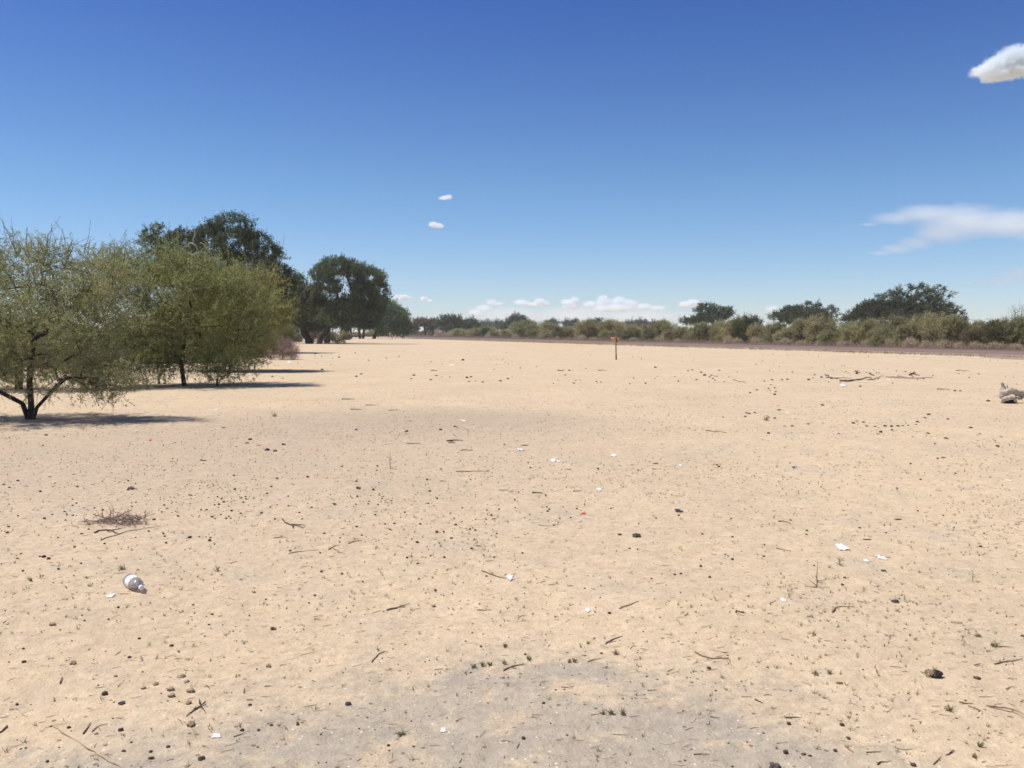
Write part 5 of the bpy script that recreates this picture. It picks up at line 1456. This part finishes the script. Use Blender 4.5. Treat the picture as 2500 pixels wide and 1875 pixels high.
# ------------------------------------------------------------------ clouds: real volumes far away
def cloud(label, Y, lobes, dens, group=None, nscale=2.6, namp=.55, name='cloud', depth=1.0, soft=.6, stretch=(1, 1, 1)):
    """lobes: (px, py, rx px, ry px)"""
    x0 = min(l[0] - l[2] for l in lobes) - 4; x1 = max(l[0] + l[2] for l in lobes) + 4
    y0 = min(l[1] - l[3] for l in lobes) - 3; y1 = max(l[1] + l[3] for l in lobes) + 3
    c = at((x0 + x1) / 2, (y0 + y1) / 2, Y); k = Y / F
    hx, hz = (x1 - x0) / 2 * k, (y1 - y0) / 2 * k
    hy = max(hz, min(hx, max(l[2] for l in lobes) * k)) * depth
    mb = MB(); box(mb, -hx, hx, -hy, hy, -hz, hz)
    m = bpy.data.materials.new('cloud_vapour'); m.use_nodes = True; nt = m.node_tree; nt.nodes.clear()
    out = nt.nodes.new('ShaderNodeOutputMaterial'); pv = nt.nodes.new('ShaderNodeVolumePrincipled')
    pv.inputs['Color'].default_value = (0.935, 0.975, 1, 1); pv.inputs['Anisotropy'].default_value = 0.0
    tc = nt.nodes.new('ShaderNodeTexCoord')
    best = None
    for (lx, ly, rx, ry) in lobes:
        q_ = at(lx, ly, Y) - c
        mp = nt.nodes.new('ShaderNodeMapping'); mp.vector_type = 'POINT'
        r_ = (rx * k, min(hy, max(rx * k, ry * k) * depth), ry * k)
        mp.inputs['Location'].default_value = (-q_[0] / r_[0], 0, -q_[2] / r_[2]); mp.inputs['Scale'].default_value = (1 / r_[0], 1 / r_[1], 1 / r_[2])
        nt.links.new(tc.outputs['Object'], mp.inputs['Vector'])
        ln = nt.nodes.new('ShaderNodeVectorMath'); ln.operation = 'LENGTH'; nt.links.new(mp.outputs[0], ln.inputs[0])
        v = math_n(nt, 'SUBTRACT', 1.0, ln.outputs['Value'])
        best = v if best is None else math_n(nt, 'MAXIMUM', best, v)
    mp = nt.nodes.new('ShaderNodeMapping'); sc_ = nscale / hz
    mp.inputs['Scale'].default_value = (sc_ * stretch[0], sc_ * stretch[1], sc_ * stretch[2]); nt.links.new(tc.outputs['Object'], mp.inputs['Vector'])
    nz = noise_n(nt, mp.outputs[0], 1.0, 6, .66)
    v = math_n(nt, 'ADD', best, math_n(nt, 'MULTIPLY', math_n(nt, 'SUBTRACT', nz, .52), namp))
    v = math_n(nt, 'MINIMUM', math_n(nt, 'MAXIMUM', math_n(nt, 'DIVIDE', v, soft), 0.0), 1.0)
    nt.links.new(math_n(nt, 'MULTIPLY', v, dens / hz), pv.inputs['Density'])
    nt.links.new(pv.outputs[0], out.inputs['Volume'])
    o = mb.build(name, [m]); o.location = tuple(c)
    return tag(o, label, 'cloud', group)
cloud('bright puffy white cloud cut by the right edge, high in the sky', 3500,
      [(2402, 174, 34, 15), (2428, 166, 36, 28), (2456, 154, 38, 36), (2490, 146, 40, 40), (2525, 152, 44, 40), (2430, 184, 42, 16), (2478, 128, 26, 20), (2470, 176, 44, 18), (2416, 158, 20, 12)], 9, nscale=4.2, namp=1.5, soft=.9)
cloud('small white cloud in the middle of the sky, upper one of a pair', 5000, [(1086, 483, 13, 6), (1096, 481, 10, 7), (1078, 484, 9, 4)], 3.0, nscale=3.5, namp=1.1, soft=.9)
cloud('small white cloud in the middle of the sky, lower one of a pair', 5000, [(1058, 548, 13, 8), (1070, 551, 14, 7), (1078, 553, 7, 5)], 4.2, nscale=3.5, namp=1.1, soft=.9)
cloud('small white cloud just right of the large green tree top', 9000, [(968, 725, 12, 7), (985, 725, 14, 7), (998, 727, 8, 5), (976, 729, 18, 5)], 4)
cloud('smaller white cloud right of the one by the tree top', 9000, [(1035, 730, 10, 7), (1046, 734, 12, 4)], 3.5)
cloud('low white cloud at the left end of the bank over the horizon', 12000, [(1200, 737, 16, 9), (1214, 741, 18, 6), (1180, 752, 22, 10), (1160, 762, 20, 9)], 1.8)
cloud('low pale cloud second from the left in the bank over the horizon', 12000, [(1272, 738, 20, 8), (1288, 742, 14, 6)], 1.8)
cloud('low round white cloud third from the left in the bank over the horizon', 12000, [(1318, 737, 16, 11), (1330, 741, 14, 8), (1305, 743, 14, 6)], 2.4)
cloud('low white cloud in the middle of the bank over the horizon', 12000, [(1385, 738, 20, 9), (1402, 733, 14, 11), (1394, 748, 24, 9)], 2.4)
cloud('longest low white cloud on the right of the bank over the horizon', 12000,
      [(1440, 742, 20, 9), (1475, 738, 24, 14), (1472, 727, 16, 8), (1512, 735, 22, 14), (1535, 741, 24, 12), (1570, 748, 24, 9), (1605, 752, 24, 7), (1500, 752, 60, 11)], 2.2)
cloud('low white cloud left beside the rounded dark tree', 12000, [(1672, 742, 18, 8), (1692, 738, 20, 9), (1705, 744, 18, 8)], 2.0)
cloud('faint low cloud between the rounded and the domed dark trees', 12000, [(1885, 753, 20, 9), (1900, 760, 20, 8)], .8)
cloud('faint veil of cloud under the bank over the horizon', 14000, [(1240, 768, 110, 22), (1400, 768, 130, 24), (1560, 772, 130, 20), (1720, 772, 100, 16)], .22, soft=.9, namp=.4, name='cloud_veil')
cloud('wide thin pinkish wisp of cloud at the right edge of the sky', 9000,
      [(2190, 532, 70, 20), (2270, 522, 110, 28), (2360, 540, 150, 46), (2470, 545, 150, 42), (2580, 560, 140, 42), (2300, 570, 90, 30), (2240, 592, 60, 22), (2190, 608, 50, 15), (2150, 618, 40, 8), (2120, 548, 30, 5)],
      1.5, nscale=1.5, namp=.75, soft=.95, name='cloud_wisp', depth=.35, stretch=(.45, .6, 1.6))
cloud('small thin wisp of cloud low at the right edge', 9000, [(2500, 668, 70, 20), (2450, 682, 70, 12), (2400, 690, 50, 7), (2560, 660, 60, 26)], .5, nscale=1.2, namp=.5, soft=.8, name='cloud_wisp', depth=.35, stretch=(.45, .6, 1.6))

# ------------------------------------------------------------------ thin dusty air
hz = bpy.data.materials.new('dusty_air'); hz.use_nodes = True; nt = hz.node_tree; nt.nodes.clear()
_o = nt.nodes.new('ShaderNodeOutputMaterial'); _p = nt.nodes.new('ShaderNodeVolumePrincipled')
_p.inputs['Color'].default_value = (0.93, 0.96, 1.0, 1); _p.inputs['Density'].default_value = 0.00024; _p.inputs['Anisotropy'].default_value = 0.2
nt.links.new(_p.outputs[0], _o.inputs['Volume'])
mb = MB(); box(mb, -27500, 27500, -1200, 27500, -1.3, 16.0)
tag(mb.build('haze', [hz]), 'thin dusty air over the whole flat', 'haze', kind='stuff')
